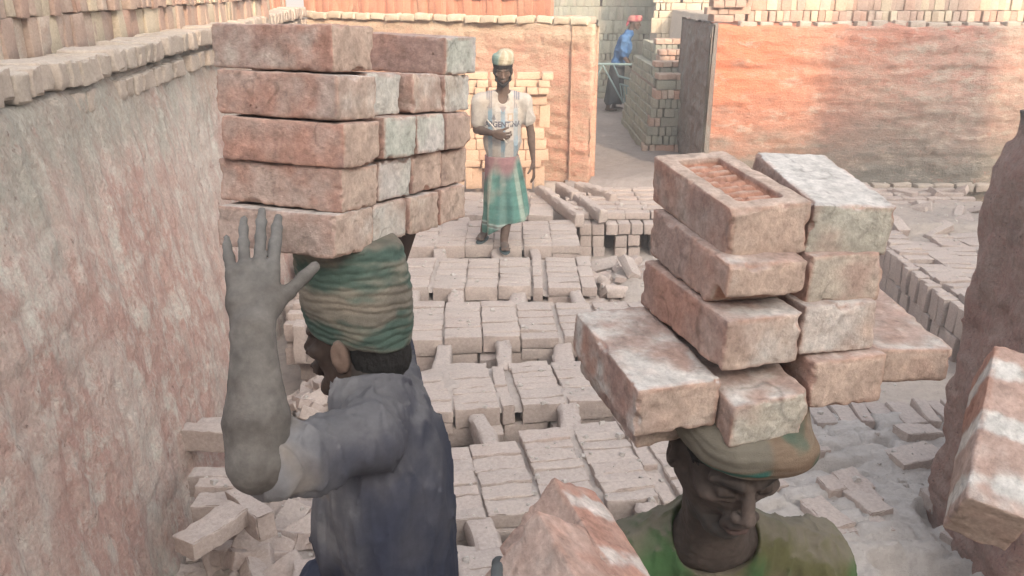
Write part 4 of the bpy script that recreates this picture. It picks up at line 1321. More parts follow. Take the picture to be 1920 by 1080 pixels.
def limbs(F, J, inf=0.0, parts='all', k=0.015):
    c = F.cap
    if 'T' in parts:
        nb, sL, sR, pv, Rb = J['nb'], J['sL'], J['sR'], J['pv'], J['Rb']
        mid = (sL + sR) / 2
        ch = mid + Rb @ np.array((0, -0.005, -0.12)); ab = mid * 0.45 + pv * 0.55
        w = J.get('w', 1.0)
        F.ell(ch, (0.152 * w + inf, 0.100 + inf, 0.19 + inf), Rb, 0.03)
        F.ell(ab, (0.128 * w + inf, 0.088 + inf, 0.17 + inf), Rb, 0.04)
        F.ell(pv, (0.142 * w + inf, 0.098 + inf, 0.115 + inf), Rb, 0.04)
        c(nb, sL, 0.042 + inf, 0.046 + inf, 0.03); c(nb, sR, 0.042 + inf, 0.046 + inf, 0.03)
    if 'N' in parts:
        c(J['nb'] + np.array((0, 0, -0.02)), J['hb'], 0.054 + inf, 0.050 + inf, 0.02)
    if 'A' in parts:
        for q in 'LR':
            c(J['s' + q], J['e' + q], 0.043 + inf, 0.033 + inf, 0.02)
            e, w_ = J['e' + q], J['w' + q]
            m = e + (w_ - e) * 0.28
            c(e, m, 0.035 + inf, 0.037 + inf, 0.012); c(m, w_, 0.037 + inf, 0.0235 + inf, 0.012)
    if 'L' in parts:
        for q in 'LR':
            c(J['h' + q], J['k' + q], 0.072 + inf, 0.050 + inf, 0.02)
            m = J['k' + q] * 0.7 + J['a' + q] * 0.3
            c(J['k' + q], m, 0.048, 0.050, 0.015); c(m, J['a' + q], 0.050, 0.034, 0.015)
            f = J['f' + q]
            F.ell(J['a' + q] + f * 0.055 + np.array((0, 0, -0.035)), (0.038, 0.105, 0.024), frame_f(f), 0.02)
            for t_ in range(5):
                rr = frame_f(f)[:, 0] * (t_ - 2) * 0.015
                F.cap(J['a' + q] + f * 0.13 + rr + np.array((0, 0, -0.043)), J['a' + q] + f * (0.165 - 0.006 * abs(t_ - 1)) + rr + np.array((0, 0, -0.047)), 0.010, 0.008, 0.003)


def stand(J, dz=0.04, kn=0.47, foot=None, spread=0.09, leg=0.85):
    pv, Rb = J['pv'], J['Rb']
    for q, s in (('L', -1), ('R', 1)):
        J['h' + q] = pv + Rb[:, 0] * s * 0.075 + np.array((0, 0, -0.05))
        g_ = pv + Rb[:, 0] * s * spread
        J.setdefault('a' + q, np.array((g_[0], g_[1], dz + 0.055)))
        J.setdefault('k' + q, (J['h' + q] + J['a' + q]) / 2 + Rb[:, 1] * 0.03)
        J.setdefault('f' + q, nrm(Rb[:, 1] * np.array((1, 1, 0))))
    return J


def build(F, name, parent, mat, colf, fold=None):
    if fold: F.disp(fold, 0.03)
    V, Q = F.mesh()
    N = vnormals(V, Q)
    me = mesh_np(name, V, Q, mat, True, colf(V, N))
    o = link(name, me, parent)
    if parent is not None: o.location = -parent.location
    return o, V, Q


def folds(amp, sx, sd, drape=None):
    def f(P):
        r = 1 - np.abs(fbm(P, 1.0, 2, sd, sx))
        return -amp * (np.clip(r, 0, 1) ** 4 * 1.6 - 0.6)
    return f


SK_DARK, SK_MID, SK_DUST = np.array((0.060, 0.040, 0.032)), np.array((0.12, 0.082, 0.064)), np.array((0.235, 0.215, 0.195))
HAIRC = np.array((0.022, 0.020, 0.019))


def zgrid(spans):
    z = []
    for a, b, r in spans: z += list(np.arange(a, b, r))
    return np.array(z)


def turban_sdf(F, C, R_, rx, ry, z0, z1, tilt, n=7, amp=0.004, sd=1.0, top=1.0, ztop=None):
    """cloth wound round the head between two heights of the head's own frame, with rolled edges"""
    h = (z1 - z0) / 2
    m = max(rx, ry) + 0.03
    sl, g = F.block(C - m - h - 0.12, C + m + h + 0.12)
    X, Y, Z = np.broadcast_arrays(g[0] - C[0], g[1] - C[1], g[2] - C[2])
    P = np.stack([X, Y, Z], -1) @ R_
    x, y, z = P[..., 0], P[..., 1], P[..., 2]
    zz = z - tilt * y
    t = np.clip((zz - z0) / (z1 - z0), 0, 1)
    a = np.arctan2(x, y)
    pr = 1 + 0.10 * np.sin(np.clip(t, 0, 1) * math.pi) - 0.06 * t * (2 - top)
    w = fbm(np.stack([np.cos(a) * 1.2, np.sin(a) * 1.2, zz * 26], -1), 1.0, 3, sd)
    ph = t * n * math.pi + 1.6 * np.sin(a + sd) + 2.6 * w + 1.2 * np.sin(2 * a + 5 * t)
    rr = np.sqrt((x / rx) ** 2 + ((y + 0.005) / ry) ** 2) + 1e-6
    d1 = (rr / pr - 1) * min(rx, ry) - amp * np.abs(np.sin(ph)) + amp * 0.5 - 0.002 * w
    dz = np.abs(zz - (z0 + z1) / 2) - h
    d = np.maximum(d1, dz)
    q1, q2 = np.maximum(d1 + 0.012, 0), np.maximum(dz + 0.012, 0)
    d = np.minimum(np.maximum(d1 + 0.012, dz + 0.012), 0) + np.sqrt(q1 ** 2 + q2 ** 2) - 0.012
    F.comb(sl, d.astype(np.float32), 0.003, False)


# ---- man in navy, seen from behind and the side, left arm up against the load
fL = nrm((-0.92, 0.36, 0))
hC = np.array((-0.283, 1.445, 1.522)); hR = frame_f(nrm((-0.93, 0.34, -0.06)))
Rb = frame_f(fL)
J = dict(nb=at(700, 745, 1.55), sL=at(694, 822, 1.43), sR=at(738, 756, 1.70), Rb=Rb, pv=np.array((-0.345, 1.50, 0.90)), w=0.84)
J['hb'] = hC + hR @ np.array((0, -0.022, -0.035))
J['eL'] = at(484, 862, 1.285); J['wL'] = at(474, 612, 1.285)
J['eR'] = at(700, 570, 1.93); J['wR'] = at(772, 402, 1.97)
stand(J)
man = thing('person', 'man in navy shirt and green headwrap, back turned, dusty arm raised to his load', 'person', (-0.28, 1.5, 0))
F = Field((-0.66, 1.02, -0.02), (0.05, 2.0, 1.9), 0.0042, zgrid([(-0.02, 1.05, 0.012), (1.05, 1.86, 0.0042)]))
head_sdf(F, hC, hR)
limbs(F, J, 0, 'TNAL')
F.ell(J['eL'] + np.array((0.0, -0.01, -0.005)), (0.037, 0.037, 0.040), k=0.03)
m_ = J['eL'] + (J['wL'] - J['eL']) * 0.30
F.cap(J['eL'], m_, 0.040, 0.045, 0.02); F.cap(m_, J['wL'], 0.045, 0.029, 0.02)
tipL = hand_sdf(F, J['wL'], at(474, 500, 1.315) - J['wL'], (1, 0.15, 0), (0, 1, 0), 1.06, curl=(4, 5, 6, 8), spread=(4, 1, -4, -10), tang=46, tcurl=4)
hand_sdf(F, J['wR'], at(890, 285, 1.86) - J['wR'], (-0.5, 0.5, 0.6), (0, -1, 0.2), 0.95, curl=(20, 20, 22, 25))
for i in range(4):   # tendons and knuckles under dusty skin
    t_ = (0.0285, 0.0095, -0.0105, -0.0285)[i]
    u_ = nrm(at(474, 500, 1.315) - J['wL']); x_ = nrm(np.array((1, 0.15, 0)) - u_ * (np.array((1, 0.15, 0)) @ u_)); p_ = np.cross(u_, x_); p_ = p_ if p_[1] > 0 else -p_
    F.cap(J['wL'] + (x_ * t_ * 0.45 + u_ * 0.02 - p_ * 0.0115) * 1.06, J['wL'] + (x_ * t_ + u_ * 0.082 - p_ * 0.0085) * 1.06, 0.0028, 0.0032, 0.004)
    F.ell(J['wL'] + (x_ * t_ + u_ * (0.09, 0.096, 0.091, 0.081)[i] - p_ * 0.006) * 1.06, (0.0085, 0.0075, 0.0085), k=0.005)
F.cap(J['wL'] + np.array((-0.02, -0.012, -0.012)), J['wL'] + np.array((-0.022, -0.012, -0.010)), 0.011, 0.011, 0.008)
F.disp(lambda P: (0.0010 * fbm(P, 95, 2, 6.0) + 0.0012 * fbm(P, 1, 2, 8.0, (34, 34, 12))) * (P[:, 0] < -0.30), 0.008)
def colL(P, N):
    L = (P - hC) @ hR
    c = np.tile(SK_DARK * 1.05, (len(P), 1))
    dn = fbm(P, 22, 4, 3.0)
    c = mix(c, SK_MID * 0.9, sstep(-0.3, 0.8, dn) * 0.6)
    sg = J['wL'] - J['eL']; tt = np.clip(((P - J['eL']) @ sg) / (sg @ sg), -0.3, 2.2)
    arm = sstep(0.16, 0.12, np.linalg.norm(P - J['eL'] - tt[:, None] * sg, axis=1)) * sstep(0.085, 0.11, np.linalg.norm(P - hC, axis=1))
    c = mix(c, SK_DUST * 0.66 * (1 + 0.22 * fbm(P, 60, 3, 1.0) + 0.22 * fbm(P, 13, 3, 5.0))[:, None], arm * (0.72 + 0.25 * sstep(-0.5, 0.6, dn)))
    c = mix(c, np.array((0.27, 0.275, 0.27)), arm * sstep(J['wL'][2] + 0.03, J['wL'][2] + 0.16, P[:, 2]) * 0.5)
    hair = (L[:, 1] < -0.02) * (L[:, 2] > -0.075) * (np.abs(L[:, 0]) < 0.075) * 1.0
    c = mix(c, HAIRC, hair * sstep(-0.085, -0.06, L[:, 2]) * 0.6)
    ear = sstep(0.076, 0.081, np.abs(L[:, 0])) * (np.abs(L[:, 0]) < 0.105) * (np.abs(L[:, 1]) < 0.03) * (np.abs(L[:, 2]) < 0.05)
    c = mix(c, SK_MID * 1.7, ear)
    c = mix(c, SK_DUST * 0.7, sstep(0.4, 0.9, N[:, 2]) * 0.4)
    return c
bodyL, VL, QL = build(F, 'body', man, M_SKIN, colL)
# hair below the wrap
F = Field(hC - 0.12, hC + 0.12, 0.003)
F.ell(hC + hR @ np.array((0, -0.016, 0.040)), (0.0765, 0.094, 0.086), hR)
F.ell(hC + hR @ np.array((0, -0.035, -0.030)), (0.062, 0.066, 0.055), hR, 0.015)
F.plane(hC + hR @ np.array((0, 0.020, 0)), hR @ np.array((0, 1, 0.55)))
F.plane(hC + hR @ np.array((0, 0, -0.068)), hR @ np.array((0, 0.1, -1)))
F.plane(hC + hR @ np.array((0, 0, 0.022)), hR @ np.array((0, -0.2, 1)))
for q in (-1, 1): F.ell(hC + hR @ np.array((q * 0.083, 0.0, -0.012)), (0.024, 0.034, 0.042), hR, 0.004, True)
F.disp(lambda P: 0.0016 * fbm(P, 160, 2, 4.0), 0.01)
build(F, 'hair', man, M_HAIR, lambda P, N: np.tile(HAIRC * 1.3, (len(P), 1)))
# headwrap
F = Field(hC - 0.16, hC + np.array((0.16, 0.16, 0.24)), 0.003)
turban_sdf(F, hC, hR, 0.076, 0.097, 0.008, 0.205, 0.20, 13, 0.0026, 2.0, top=1.6)
def wrapcol(C_, R__, g0, g1, z0, z1, tilt, sd, n=3.3):
    def f(P, N):
        L = (P - C_) @ R__
        a = np.arctan2(L[:, 0], L[:, 1])
        zz = (L[:, 2] - tilt * L[:, 1] - z0) / (z1 - z0)
        w = fbm(np.stack([np.cos(a) * 1.5, np.sin(a) * 1.5, zz * 2.5], -1), 1, 4, sd) * 1.5
        b = np.sin(zz * n * 2 * math.pi + w * 0.7 + 0.7 * np.sin(a + sd))
        stx = np.stack([np.cos(a) * 1.6, np.sin(a) * 1.6, zz * 11], -1)
        c = mix(g1, g0, sstep(-0.5, 0.7, b + 0.8 * fbm(stx, 1, 3, sd + 5)))
        c = mix(c, (0.31, 0.265, 0.21), sstep(-0.1, 0.9, fbm(stx, 0.8, 4, sd + 3)) * 0.7)
        fine = np.sin(zz * 120 + w * 9)
        return c * (1 + 0.07 * fine + 0.1 * w)[:, None]
    return f
GREENW, TANW = np.array((0.080, 0.122, 0.100)), np.array((0.20, 0.178, 0.145))
build(F, 'headwrap', man, M_CLOTH, wrapcol(hC, hR, GREENW, TANW, 0.008, 0.205, 0.20, 2.0, 1.7))
# shirt
F = Field((-0.56, 1.05, 0.78), (0.06, 2.0, 1.56), 0.0048)
limbs(F, J, 0.008, 'T', 0.03)
F.ell((J['sL'] + J['sR']) / 2 + Rb @ np.array((0, -0.03, -0.36)), (0.130, 0.096, 0.30), Rb, 0.05)
sl_end = J['sL'] + (J['eL'] - J['sL']) * 0.86
F.cap(J['sL'], sl_end, 0.052, 0.052, 0.04)
F.cap(J['sL'] + (J['eL'] - J['sL']) * 0.45 + np.array((0, 0, -0.03)), sl_end + np.array((0.0, 0, -0.022)), 0.044, 0.044, 0.03)
F.cap(J['sR'], J['sR'] + (J['eR'] - J['sR']) * 0.8, 0.062, 0.056, 0.04)
F.cap(J['nb'] + np.array((0.0, 0.0, 0.0)), J['nb'] + (J['hb'] - J['nb']) * 0.30, 0.072, 0.064, 0.03)
F.plane(sl_end + nrm(J['eL'] - J['sL']) * 0.03, nrm(J['eL'] - J['sL']) * np.array((1, 1, 0.2)) + np.array((0, 0, 0.25)))
F.disp(folds(0.006, (12, 12, 2.6), 3.0), 0.03)
F.disp(folds(0.0042, (38, 38, 6), 5.0), 0.03)
F.disp(lambda P: 0.0035 * np.sin(np.linalg.norm(P - J['nb'], axis=1) * 150 + 3 * fbm(P, 9, 2, 2.0)) * sstep(0.17, 0.07, np.linalg.norm(P - J['nb'], axis=1)), 0.02)
# neck opening
F.cap(J['nb'] + (J['hb'] - J['nb']) * 0.18, J['hb'] + np.array((0, 0, 0.05)), 0.060, 0.085, 0.006, True)
for i in range(24):   # collar band
    a0_, a1_ = i * math.pi / 12, (i + 1) * math.pi / 12
    ax_ = frame_f(nrm(np.cross(J['hb'] - J['nb'], (0, 1, 0))), nrm(J['hb'] - J['nb']))
    cb = J['nb'] + (J['hb'] - J['nb']) * 0.30
    F.cap(cb + (ax_[:, 0] * math.cos(a0_) + ax_[:, 1] * math.sin(a0_)) * 0.066, cb + (ax_[:, 0] * math.cos(a1_) + ax_[:, 1] * math.sin(a1_)) * 0.066, 0.0065, 0.0065, 0.003)
F.plane((0, 0, 0.80), (0, 0, -1))
def colSL(P, N):
    c = np.tile(np.array((0.050, 0.056, 0.085)), (len(P), 1))
    d = fbm(P, 10, 4, 3.0)
    c = mix(c, (0.088, 0.088, 0.108), sstep(-0.3, 0.9, d) * 0.7)
    up_ = sstep(0.0, 0.8, N[:, 2])
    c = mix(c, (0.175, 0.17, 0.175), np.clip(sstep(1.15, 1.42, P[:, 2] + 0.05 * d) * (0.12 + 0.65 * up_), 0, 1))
    sleeve = sstep(-0.24, -0.34, P[:, 0] + 0.03 * d) * sstep(1.08, 1.2, P[:, 2] + 0.02 * d)
    c = mix(c, (0.25, 0.245, 0.25), sleeve * (0.65 + 0.3 * sstep(-0.4, 0.5, fbm(P, 25, 3, 9.0))))
    c = mix(c, (0.30, 0.25, 0.20), sleeve * sstep(0.35, 0.9, fbm(P, 12, 3, 14.0)) * 0.6)
    return c
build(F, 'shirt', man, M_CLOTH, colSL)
# sarong
def sarong(name, J_, parent, colf, zt, zb, r0, r1, res=0.012, sd=1.0, lean=(0, 0), fa=0.02, sq=0.75, ht=0.0):
    pv_ = J_['pv']; R__ = J_['Rb']
    F_ = Field((pv_[0] - 0.42, pv_[1] - 0.42, zb - 0.03 - abs(ht)), (pv_[0] + 0.42, pv_[1] + 0.42, zt + 0.03), res)
    X, Y, Z = np.meshgrid(F_.x - pv_[0], F_.y - pv_[1], F_.z, indexing='ij', sparse=True)
    t = np.clip((zt - Z) / (zt - zb), 0, 1)
    P = np.stack(np.broadcast_arrays(X - lean[0] * t, Y - lean[1] * t, Z), -1)
    x = P[..., 0] * R__[0, 0] + P[..., 1] * R__[1, 0]; y = P[..., 0] * R__[0, 1] + P[..., 1] * R__[1, 1]
    a = np.arctan2(x, y)
    r = r0 + (r1 - r0) * t
    w = np.sin(a * 5 + sd * 2 + 2.2 * t) * 0.5 + np.sin(a * 11 + sd * 5 - t * 3) * 0.3
    r = r * (1 + 0.0 * w) + fa * w * t
    q = np.sqrt(x ** 2 + (y / sq) ** 2)
    d = (q - r) * 0.8
    d = np.maximum(d, np.maximum(Z - zt, zb - Z + 0.02 * np.sin(a * 3 + sd) - ht * x / 0.2))
    F_.F = d.astype(np.float32)
    return build(F_, name, parent, M_CLOTH, colf)
sarong('sarong', J, man, lambda P, N: mix((0.10, 0.09, 0.10), (0.22, 0.19, 0.17), sstep(-0.5, 0.6, fbm(P, 8, 3, 2.0))), 0.93, 0.22, 0.155, 0.20, sd=2.0)

# ---- man in green, face to the camera, load on his head
hC2 = np.array((0.318, 1.112, 1.487)); hR2 = frame_f(nrm((0.15, -0.93, -0.36)))
Rb2 = frame_f((0.06, -1, 0))
J2 = dict(nb=np.array((0.335, 1.20, 1.285)), sR=np.array((0.205, 1.235, 1.190)), sL=np.array((0.530, 1.255, 1.175)), Rb=Rb2, pv=np.array((0.37, 1.28, 0.82)), w=1.0)
J2['hb'] = hC2 + hR2 @ np.array((0, -0.015, -0.03))
J2['eR'] = np.array((0.135, 1.27, 0.94)); J2['wR'] = np.array((0.13, 1.17, 0.72))
J2['eL'] = np.array((0.64, 1.30, 0.93)); J2['wL'] = np.array((0.65, 1.20, 0.71))
stand(J2)
man2 = thing('person', 'man in olive green shirt carrying stacked bricks on his head, face cast down', 'person', (0.36, 1.25, 0))
F = Field((-0.02, 0.93, -0.02), (0.78, 1.46, 1.66), 0.0034, zgrid([(-0.02, 1.0, 0.014), (1.0, 1.66, 0.003)]))
head_sdf(F, hC2, hR2, 1.0)
limbs(F, J2, 0, 'TNAL')
for q, s in (('R', 1), ('L', -1)): hand_sdf(F, J2['w' + q], (0, -0.15, -1), (0, -1, 0), (s, 0, 0), 1.0, curl=(16, 18, 20, 22))
F.cap(hC2 + hR2 @ np.array((0.03, 0.02, -0.10)), J2['nb'] + np.array((-0.03, -0.03, -0.03)), 0.012, 0.012, 0.02)
F.cap(hC2 + hR2 @ np.array((-0.03, 0.02, -0.10)), J2['nb'] + np.array((0.03, -0.03, -0.03)), 0.012, 0.012, 0.02)
F.disp(lambda P: 0.0009 * fbm(P, 120, 2, 6.0) + 0.0008 * fbm(P, 1, 2, 8.0, (40, 40, 130)), 0.008)
def face_col(C_, R__, base=SK_DARK, mid=SK_MID, stub=0.5, dust=0.4):
    def f(P, N):
        L = (P - C_) @ R__
        x, y, z = L[:, 0], L[:, 1], L[:, 2]
        head = (z > -0.125) & (np.abs(x) < 0.1) & (np.abs(y) < 0.13)
        c = np.tile(base * 1.15, (len(P), 1))
        c = mix(c, mid, sstep(-0.4, 0.7, fbm(P, 30, 4, 2.0)) * 0.5)
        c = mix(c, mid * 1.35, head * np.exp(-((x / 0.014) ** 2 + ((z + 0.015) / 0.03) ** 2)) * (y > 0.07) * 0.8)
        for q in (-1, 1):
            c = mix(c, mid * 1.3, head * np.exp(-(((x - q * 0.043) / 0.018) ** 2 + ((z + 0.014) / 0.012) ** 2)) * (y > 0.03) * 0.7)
            brow = np.exp(-(((x - q * 0.032) / 0.020) ** 4 + ((z - 0.026 + 0.0) / 0.0055) ** 2)) * (y > 0.05)
            c = mix(c, HAIRC, head * brow * 0.9)
            lash = np.exp(-(((x - q * 0.030) / 0.013) ** 4 + ((z - 0.0005) / 0.0022) ** 2)) * (y > 0.06)
            c = mix(c, HAIRC * 0.7, head * lash)
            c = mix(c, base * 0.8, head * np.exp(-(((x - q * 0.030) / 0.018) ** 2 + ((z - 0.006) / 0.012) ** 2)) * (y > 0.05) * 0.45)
        lip = np.exp(-((x / 0.020) ** 4 + ((z + 0.0655) / 0.0085) ** 2)) * (y > 0.07)
        c = mix(c, np.array((0.115, 0.058, 0.050)), head * lip * 0.7)
        ml = np.exp(-((x / 0.021) ** 4 + ((z + 0.064) / 0.0020) ** 2)) * (y > 0.07)
        c = mix(c, HAIRC, head * ml * 0.8)
        st = np.maximum(np.exp(-((z + 0.047) / 0.008) ** 2) * (np.abs(x) < 0.03) * (y > 0.07), sstep(-0.060, -0.085, z) * (y > 0.0) * sstep(-0.14, -0.12, z))
        sp = sstep(-0.2, 0.5, fbm(P, 260, 2, 5.0))
        c = mix(c, np.array((0.07, 0.068, 0.064)), head * st * (0.35 + 0.65 * sp) * stub)
        c = mix(c, SK_DUST * 0.9, sstep(0.3, 0.9, N[:, 2]) * dust * 0.5)
        return c
    return f
build(F, 'body', man2, M_SKIN, face_col(hC2, hR2, np.array((0.070, 0.054, 0.046)), np.array((0.125, 0.096, 0.082)), 0.7, 0.3))
F = Field(hC2 - 0.12, hC2 + 0.12, 0.003)
F.ell(hC2 + hR2 @ np.array((0, -0.014, 0.042)), (0.076, 0.094, 0.084), hR2)
F.plane(hC2 + hR2 @ np.array((0, 0.075, 0.0)), hR2 @ np.array((0, 1, -0.25)))
F.plane(hC2 + hR2 @ np.array((0, 0, -0.01)), hR2 @ np.array((0, 0.5, -1)))
F.ell(hC2 + hR2 @ np.array((0, 0.085, 0.005)), (0.062, 0.05, 0.040), hR2, 0.01, True)
for q in (-1, 1):
    F.ell(hC2 + hR2 @ np.array((q * 0.088, 0.0, -0.012)), (0.032, 0.050, 0.050), hR2, 0.004, True)
F.disp(lambda P: 0.0022 * fbm(P, 150, 2, 4.0), 0.01)
build(F, 'hair', man2, M_HAIR, lambda P, N: np.tile(HAIRC * 1.2, (len(P), 1)))
F = Field(hC2 - 0.16, hC2 + 0.16, 0.003)
turban_sdf(F, hC2, hR2, 0.092, 0.106, 0.054, 0.114, -0.02, 3, 0.0022, 5.0, top=1.4)
F.ell(hC2 + hR2 @ np.array((-0.040, 0.072, 0.078)), (0.050, 0.036, 0.034), hR2, 0.012)
base2 = wrapcol(hC2, hR2, np.array((0.21, 0.145, 0.10)), np.array((0.26, 0.19, 0.135)), 0.054, 0.135, -0.02, 5.0, 1.6)
def col_w2(P, N):
    c = base2(P, N); L = (P - hC2) @ hR2
    s = L[:, 2] + 0.25 * L[:, 0]
    right = sstep(-0.012, 0.0, L[:, 0]) * (L[:, 1] > 0)
    c = mix(c, (0.19, 0.17, 0.135), right * sstep(0.085, 0.09, s))
    c = mix(c, (0.04, 0.13, 0.105), right * np.exp(-((s - 0.078) / 0.007) ** 4))
    c = mix(c, (0.06, 0.13, 0.10), (1 - right) * sstep(0.35, 0.8, fbm(P, 16, 3, 9.0)) * 0.7)
    return c
build(F, 'headwrap', man2, M_CLOTH, col_w2)
F = Field((0.02, 0.98, 0.70), (0.78, 1.46, 1.40), 0.0045)
limbs(F, J2, 0.015, 'T')
F.cap(J2['sR'], J2['sR'] + (J2['eR'] - J2['sR']) * 0.8, 0.064, 0.066, 0.04)
F.cap(J2['sL'], J2['sL'] + (J2['eL'] - J2['sL']) * 0.8, 0.064, 0.066, 0.04)
F.ell((J2['sL'] + J2['sR']) / 2 + np.array((0, -0.01, -0.30)), (0.175, 0.125, 0.28), Rb2, 0.05)
F.disp(folds(0.007, (11, 11, 3.0), 7.0), 0.03)
F.disp(folds(0.004, (32, 32, 6), 9.0), 0.03)
F.cap(J2['nb'] + np.array((0, -0.02, -0.005)), J2['hb'] + np.array((0, 0, 0.06)), 0.070, 0.09, 0.006, True)
F.ell(J2['nb'] + np.array((0.010, -0.10, -0.055)), (0.056, 0.075, 0.085), k=0.01, sub=True)
F.ell(J2['nb'] + np.array((0.015, -0.12, -0.12)), (0.034, 0.08, 0.095), k=0.02, sub=True)
F.plane((0, 0, 0.72), (0, 0, -1))
def colS2(P, N):
    d = fbm(P, 9, 4, 3.0); e = fbm(P, 1, 3, 6.0, (16, 16, 4))
    c = np.tile(np.array((0.135, 0.130, 0.062)), (len(P), 1))
    c = mix(c, (0.075, 0.155, 0.062), sstep(-0.1, 0.5, e + 0.3 * d - 1.2 * np.abs(P[:, 0] - 0.36) + 0.22))
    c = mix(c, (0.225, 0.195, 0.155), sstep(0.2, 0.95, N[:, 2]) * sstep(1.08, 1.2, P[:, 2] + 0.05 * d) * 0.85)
    c = mix(c, (0.20, 0.165, 0.12), sstep(0.3, 0.9, d) * 0.4)
    return c
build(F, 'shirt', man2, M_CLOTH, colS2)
sarong('sarong', J2, man2, lambda P, N: mix((0.16, 0.12, 0.10), (0.24, 0.2, 0.17), sstep(-0.5, 0.6, fbm(P, 8, 3, 5.0))), 0.86, 0.2, 0.155, 0.20, sd=4.0)

# ---- walking man in the striped jersey
yW = 7.12
A = lambda px, py, dy=0.0: aty(px, py, yW + dy)
hC3 = A(943, 133, -0.03); hR3 = frame_f(nrm((0.03, -0.97, -0.20)))
Rb3 = frame_f((0.05, -1, 0))
J3 = dict(nb=A(943, 176, 0.02), sR=A(900, 190), sL=A(984, 189, 0.02), Rb=Rb3, pv=A(941, 312, 0.02), w=1.02)
J3['hb'] = hC3 + hR3 @ np.array((0, -0.02, -0.03))
J3['eR'] = A(894, 243, 0.03); J3['wR'] = A(925, 250, -0.20)
J3['eL'] = A(996, 252, 0.02); J3['wL'] = A(1001, 302, -0.06)
J3['aR'] = A(908, 432, 0.10); J3['kR'] = A(922, 372, 0.0); J3['fR'] = nrm((-0.25, -1, 0))
J3['aL'] = A(945, 436, -0.20); J3['kL'] = A(955, 372, -0.10); J3['fL'] = nrm((0.1, -1, 0))
J3['aR'][2] = 0.085; J3['aL'][2] = 0.085
stand(J3)
man3 = thing('person', 'walking man in a pale blue and white football jersey and teal sarong, cloth cap', 'person', (-0.08, 7.1, 0))
F = Field((-0.42, 6.70, -0.01), (0.20, 7.42, 1.66), 0.0062, zgrid([(-0.01, 1.2, 0.0075), (1.2, 1.66, 0.0055)]))
head_sdf(F, hC3, hR3, 0.94)
limbs(F, J3, -0.002, 'TNAL')
hand_sdf(F, J3['wR'], (0.9, -0.3, -0.25), (0, -0.2, 1), (-0.2, 1, 0), 1.0, curl=(34, 36, 38, 40), tang=35, tcurl=25)
hand_sdf(F, J3['wL'], (0.12, -0.15, -1), (-0.3, -1, 0), (-1, 0.2, 0), 1.0, curl=(14, 16, 18, 20))
build(F, 'body', man3, M_SKIN, face_col(hC3, hR3, np.array((0.105, 0.072, 0.056)), np.array((0.175, 0.12, 0.094)), 0.9, 0.5))
F = Field(hC3 - 0.13, hC3 + 0.13, 0.0045)
F.ell(hC3 + hR3 @ np.array((0, -0.012, 0.048)), (0.080, 0.098, 0.086), hR3)
F.ell(hC3 + hR3 @ np.array((0, 0.10, -0.01)), (0.062, 0.06, 0.050), hR3, 0.008, True)
F.plane(hC3 + hR3 @ np.array((0, 0, -0.02)), hR3 @ np.array((0, 0.4, -1)))
for q in (-1, 1): F.cap(hC3 + hR3 @ np.array((q * 0.062, 0.035, 0.01)), hC3 + hR3 @ np.array((q * 0.056, 0.05, -0.06)), 0.012, 0.010, 0.01)
for q in (-1, 1): F.cap(hC3 + hR3 @ np.array((q * 0.056, 0.05, -0.06)), hC3 + hR3 @ np.array((0, 0.082, -0.10)), 0.010, 0.013, 0.01)
F.disp(lambda P: 0.003 * fbm(P, 110, 2, 4.0), 0.01)
build(F, 'hair', man3, M_HAIR, lambda P, N: np.tile(HAIRC * 1.6, (len(P), 1)))
F = Field(hC3 - 0.14, hC3 + 0.26, 0.005)
turban_sdf(F, hC3, hR3, 0.084, 0.100, 0.058, 0.140, 0.10, 3, 0.003, 6.0, top=0.5)
F.ell(hC3 + hR3 @ np.array((-0.02, -0.01, 0.135)), (0.07, 0.08, 0.040), hR3, 0.02)
def capc(P, N):
    L = (P - hC3) @ hR3; a = np.arctan2(L[:, 0], L[:, 1])
    s = np.sin(a * 8 + 3 * L[:, 2] / 0.1)
    c = mix((0.36, 0.32, 0.23), (0.46, 0.42, 0.33), sstep(-0.3, 0.3, s))
    return mix(c, (0.20, 0.30, 0.27), sstep(0.01, 0.06, L[:, 0] + 0.01 * s))
build(F, 'cloth_cap', man3, M_CLOTH, capc)
F = Field((-0.40, 6.85, 0.72), (0.22, 7.42, 1.34), 0.0055)
limbs(F, J3, 0.013, 'T')
F.ell((J3['sL'] + J3['sR']) / 2 + np.array((0, -0.01, -0.30)), (0.148, 0.115, 0.24), Rb3, 0.05)
for q, fr in (('R', 0.72), ('L', 0.55)):
    F.cap(J3['s' + q], J3['s' + q] + (J3['e' + q] - J3['s' + q]) * fr, 0.060, 0.058, 0.03)
F.disp(folds(0.007, (10, 10, 5), 17.0), 0.03)
F.cap(J3['nb'] + np.array((0, -0.01, 0.0)), J3['hb'] + np.array((0, 0, 0.06)), 0.062, 0.09, 0.006, True)
F.ell(J3['nb'] + np.array((0.0, -0.09, -0.02)), (0.045, 0.06, 0.05), k=0.01, sub=True)
zhem = A(940, 298)[2]
F.plane((0, 0, zhem), (0, 0, -1))
zS = J3['sL'][2]; xc = J3['nb'][0]
WHJ, BLJ = np.array((0.47, 0.44, 0.40)), np.array((0.26, 0.36, 0.42))
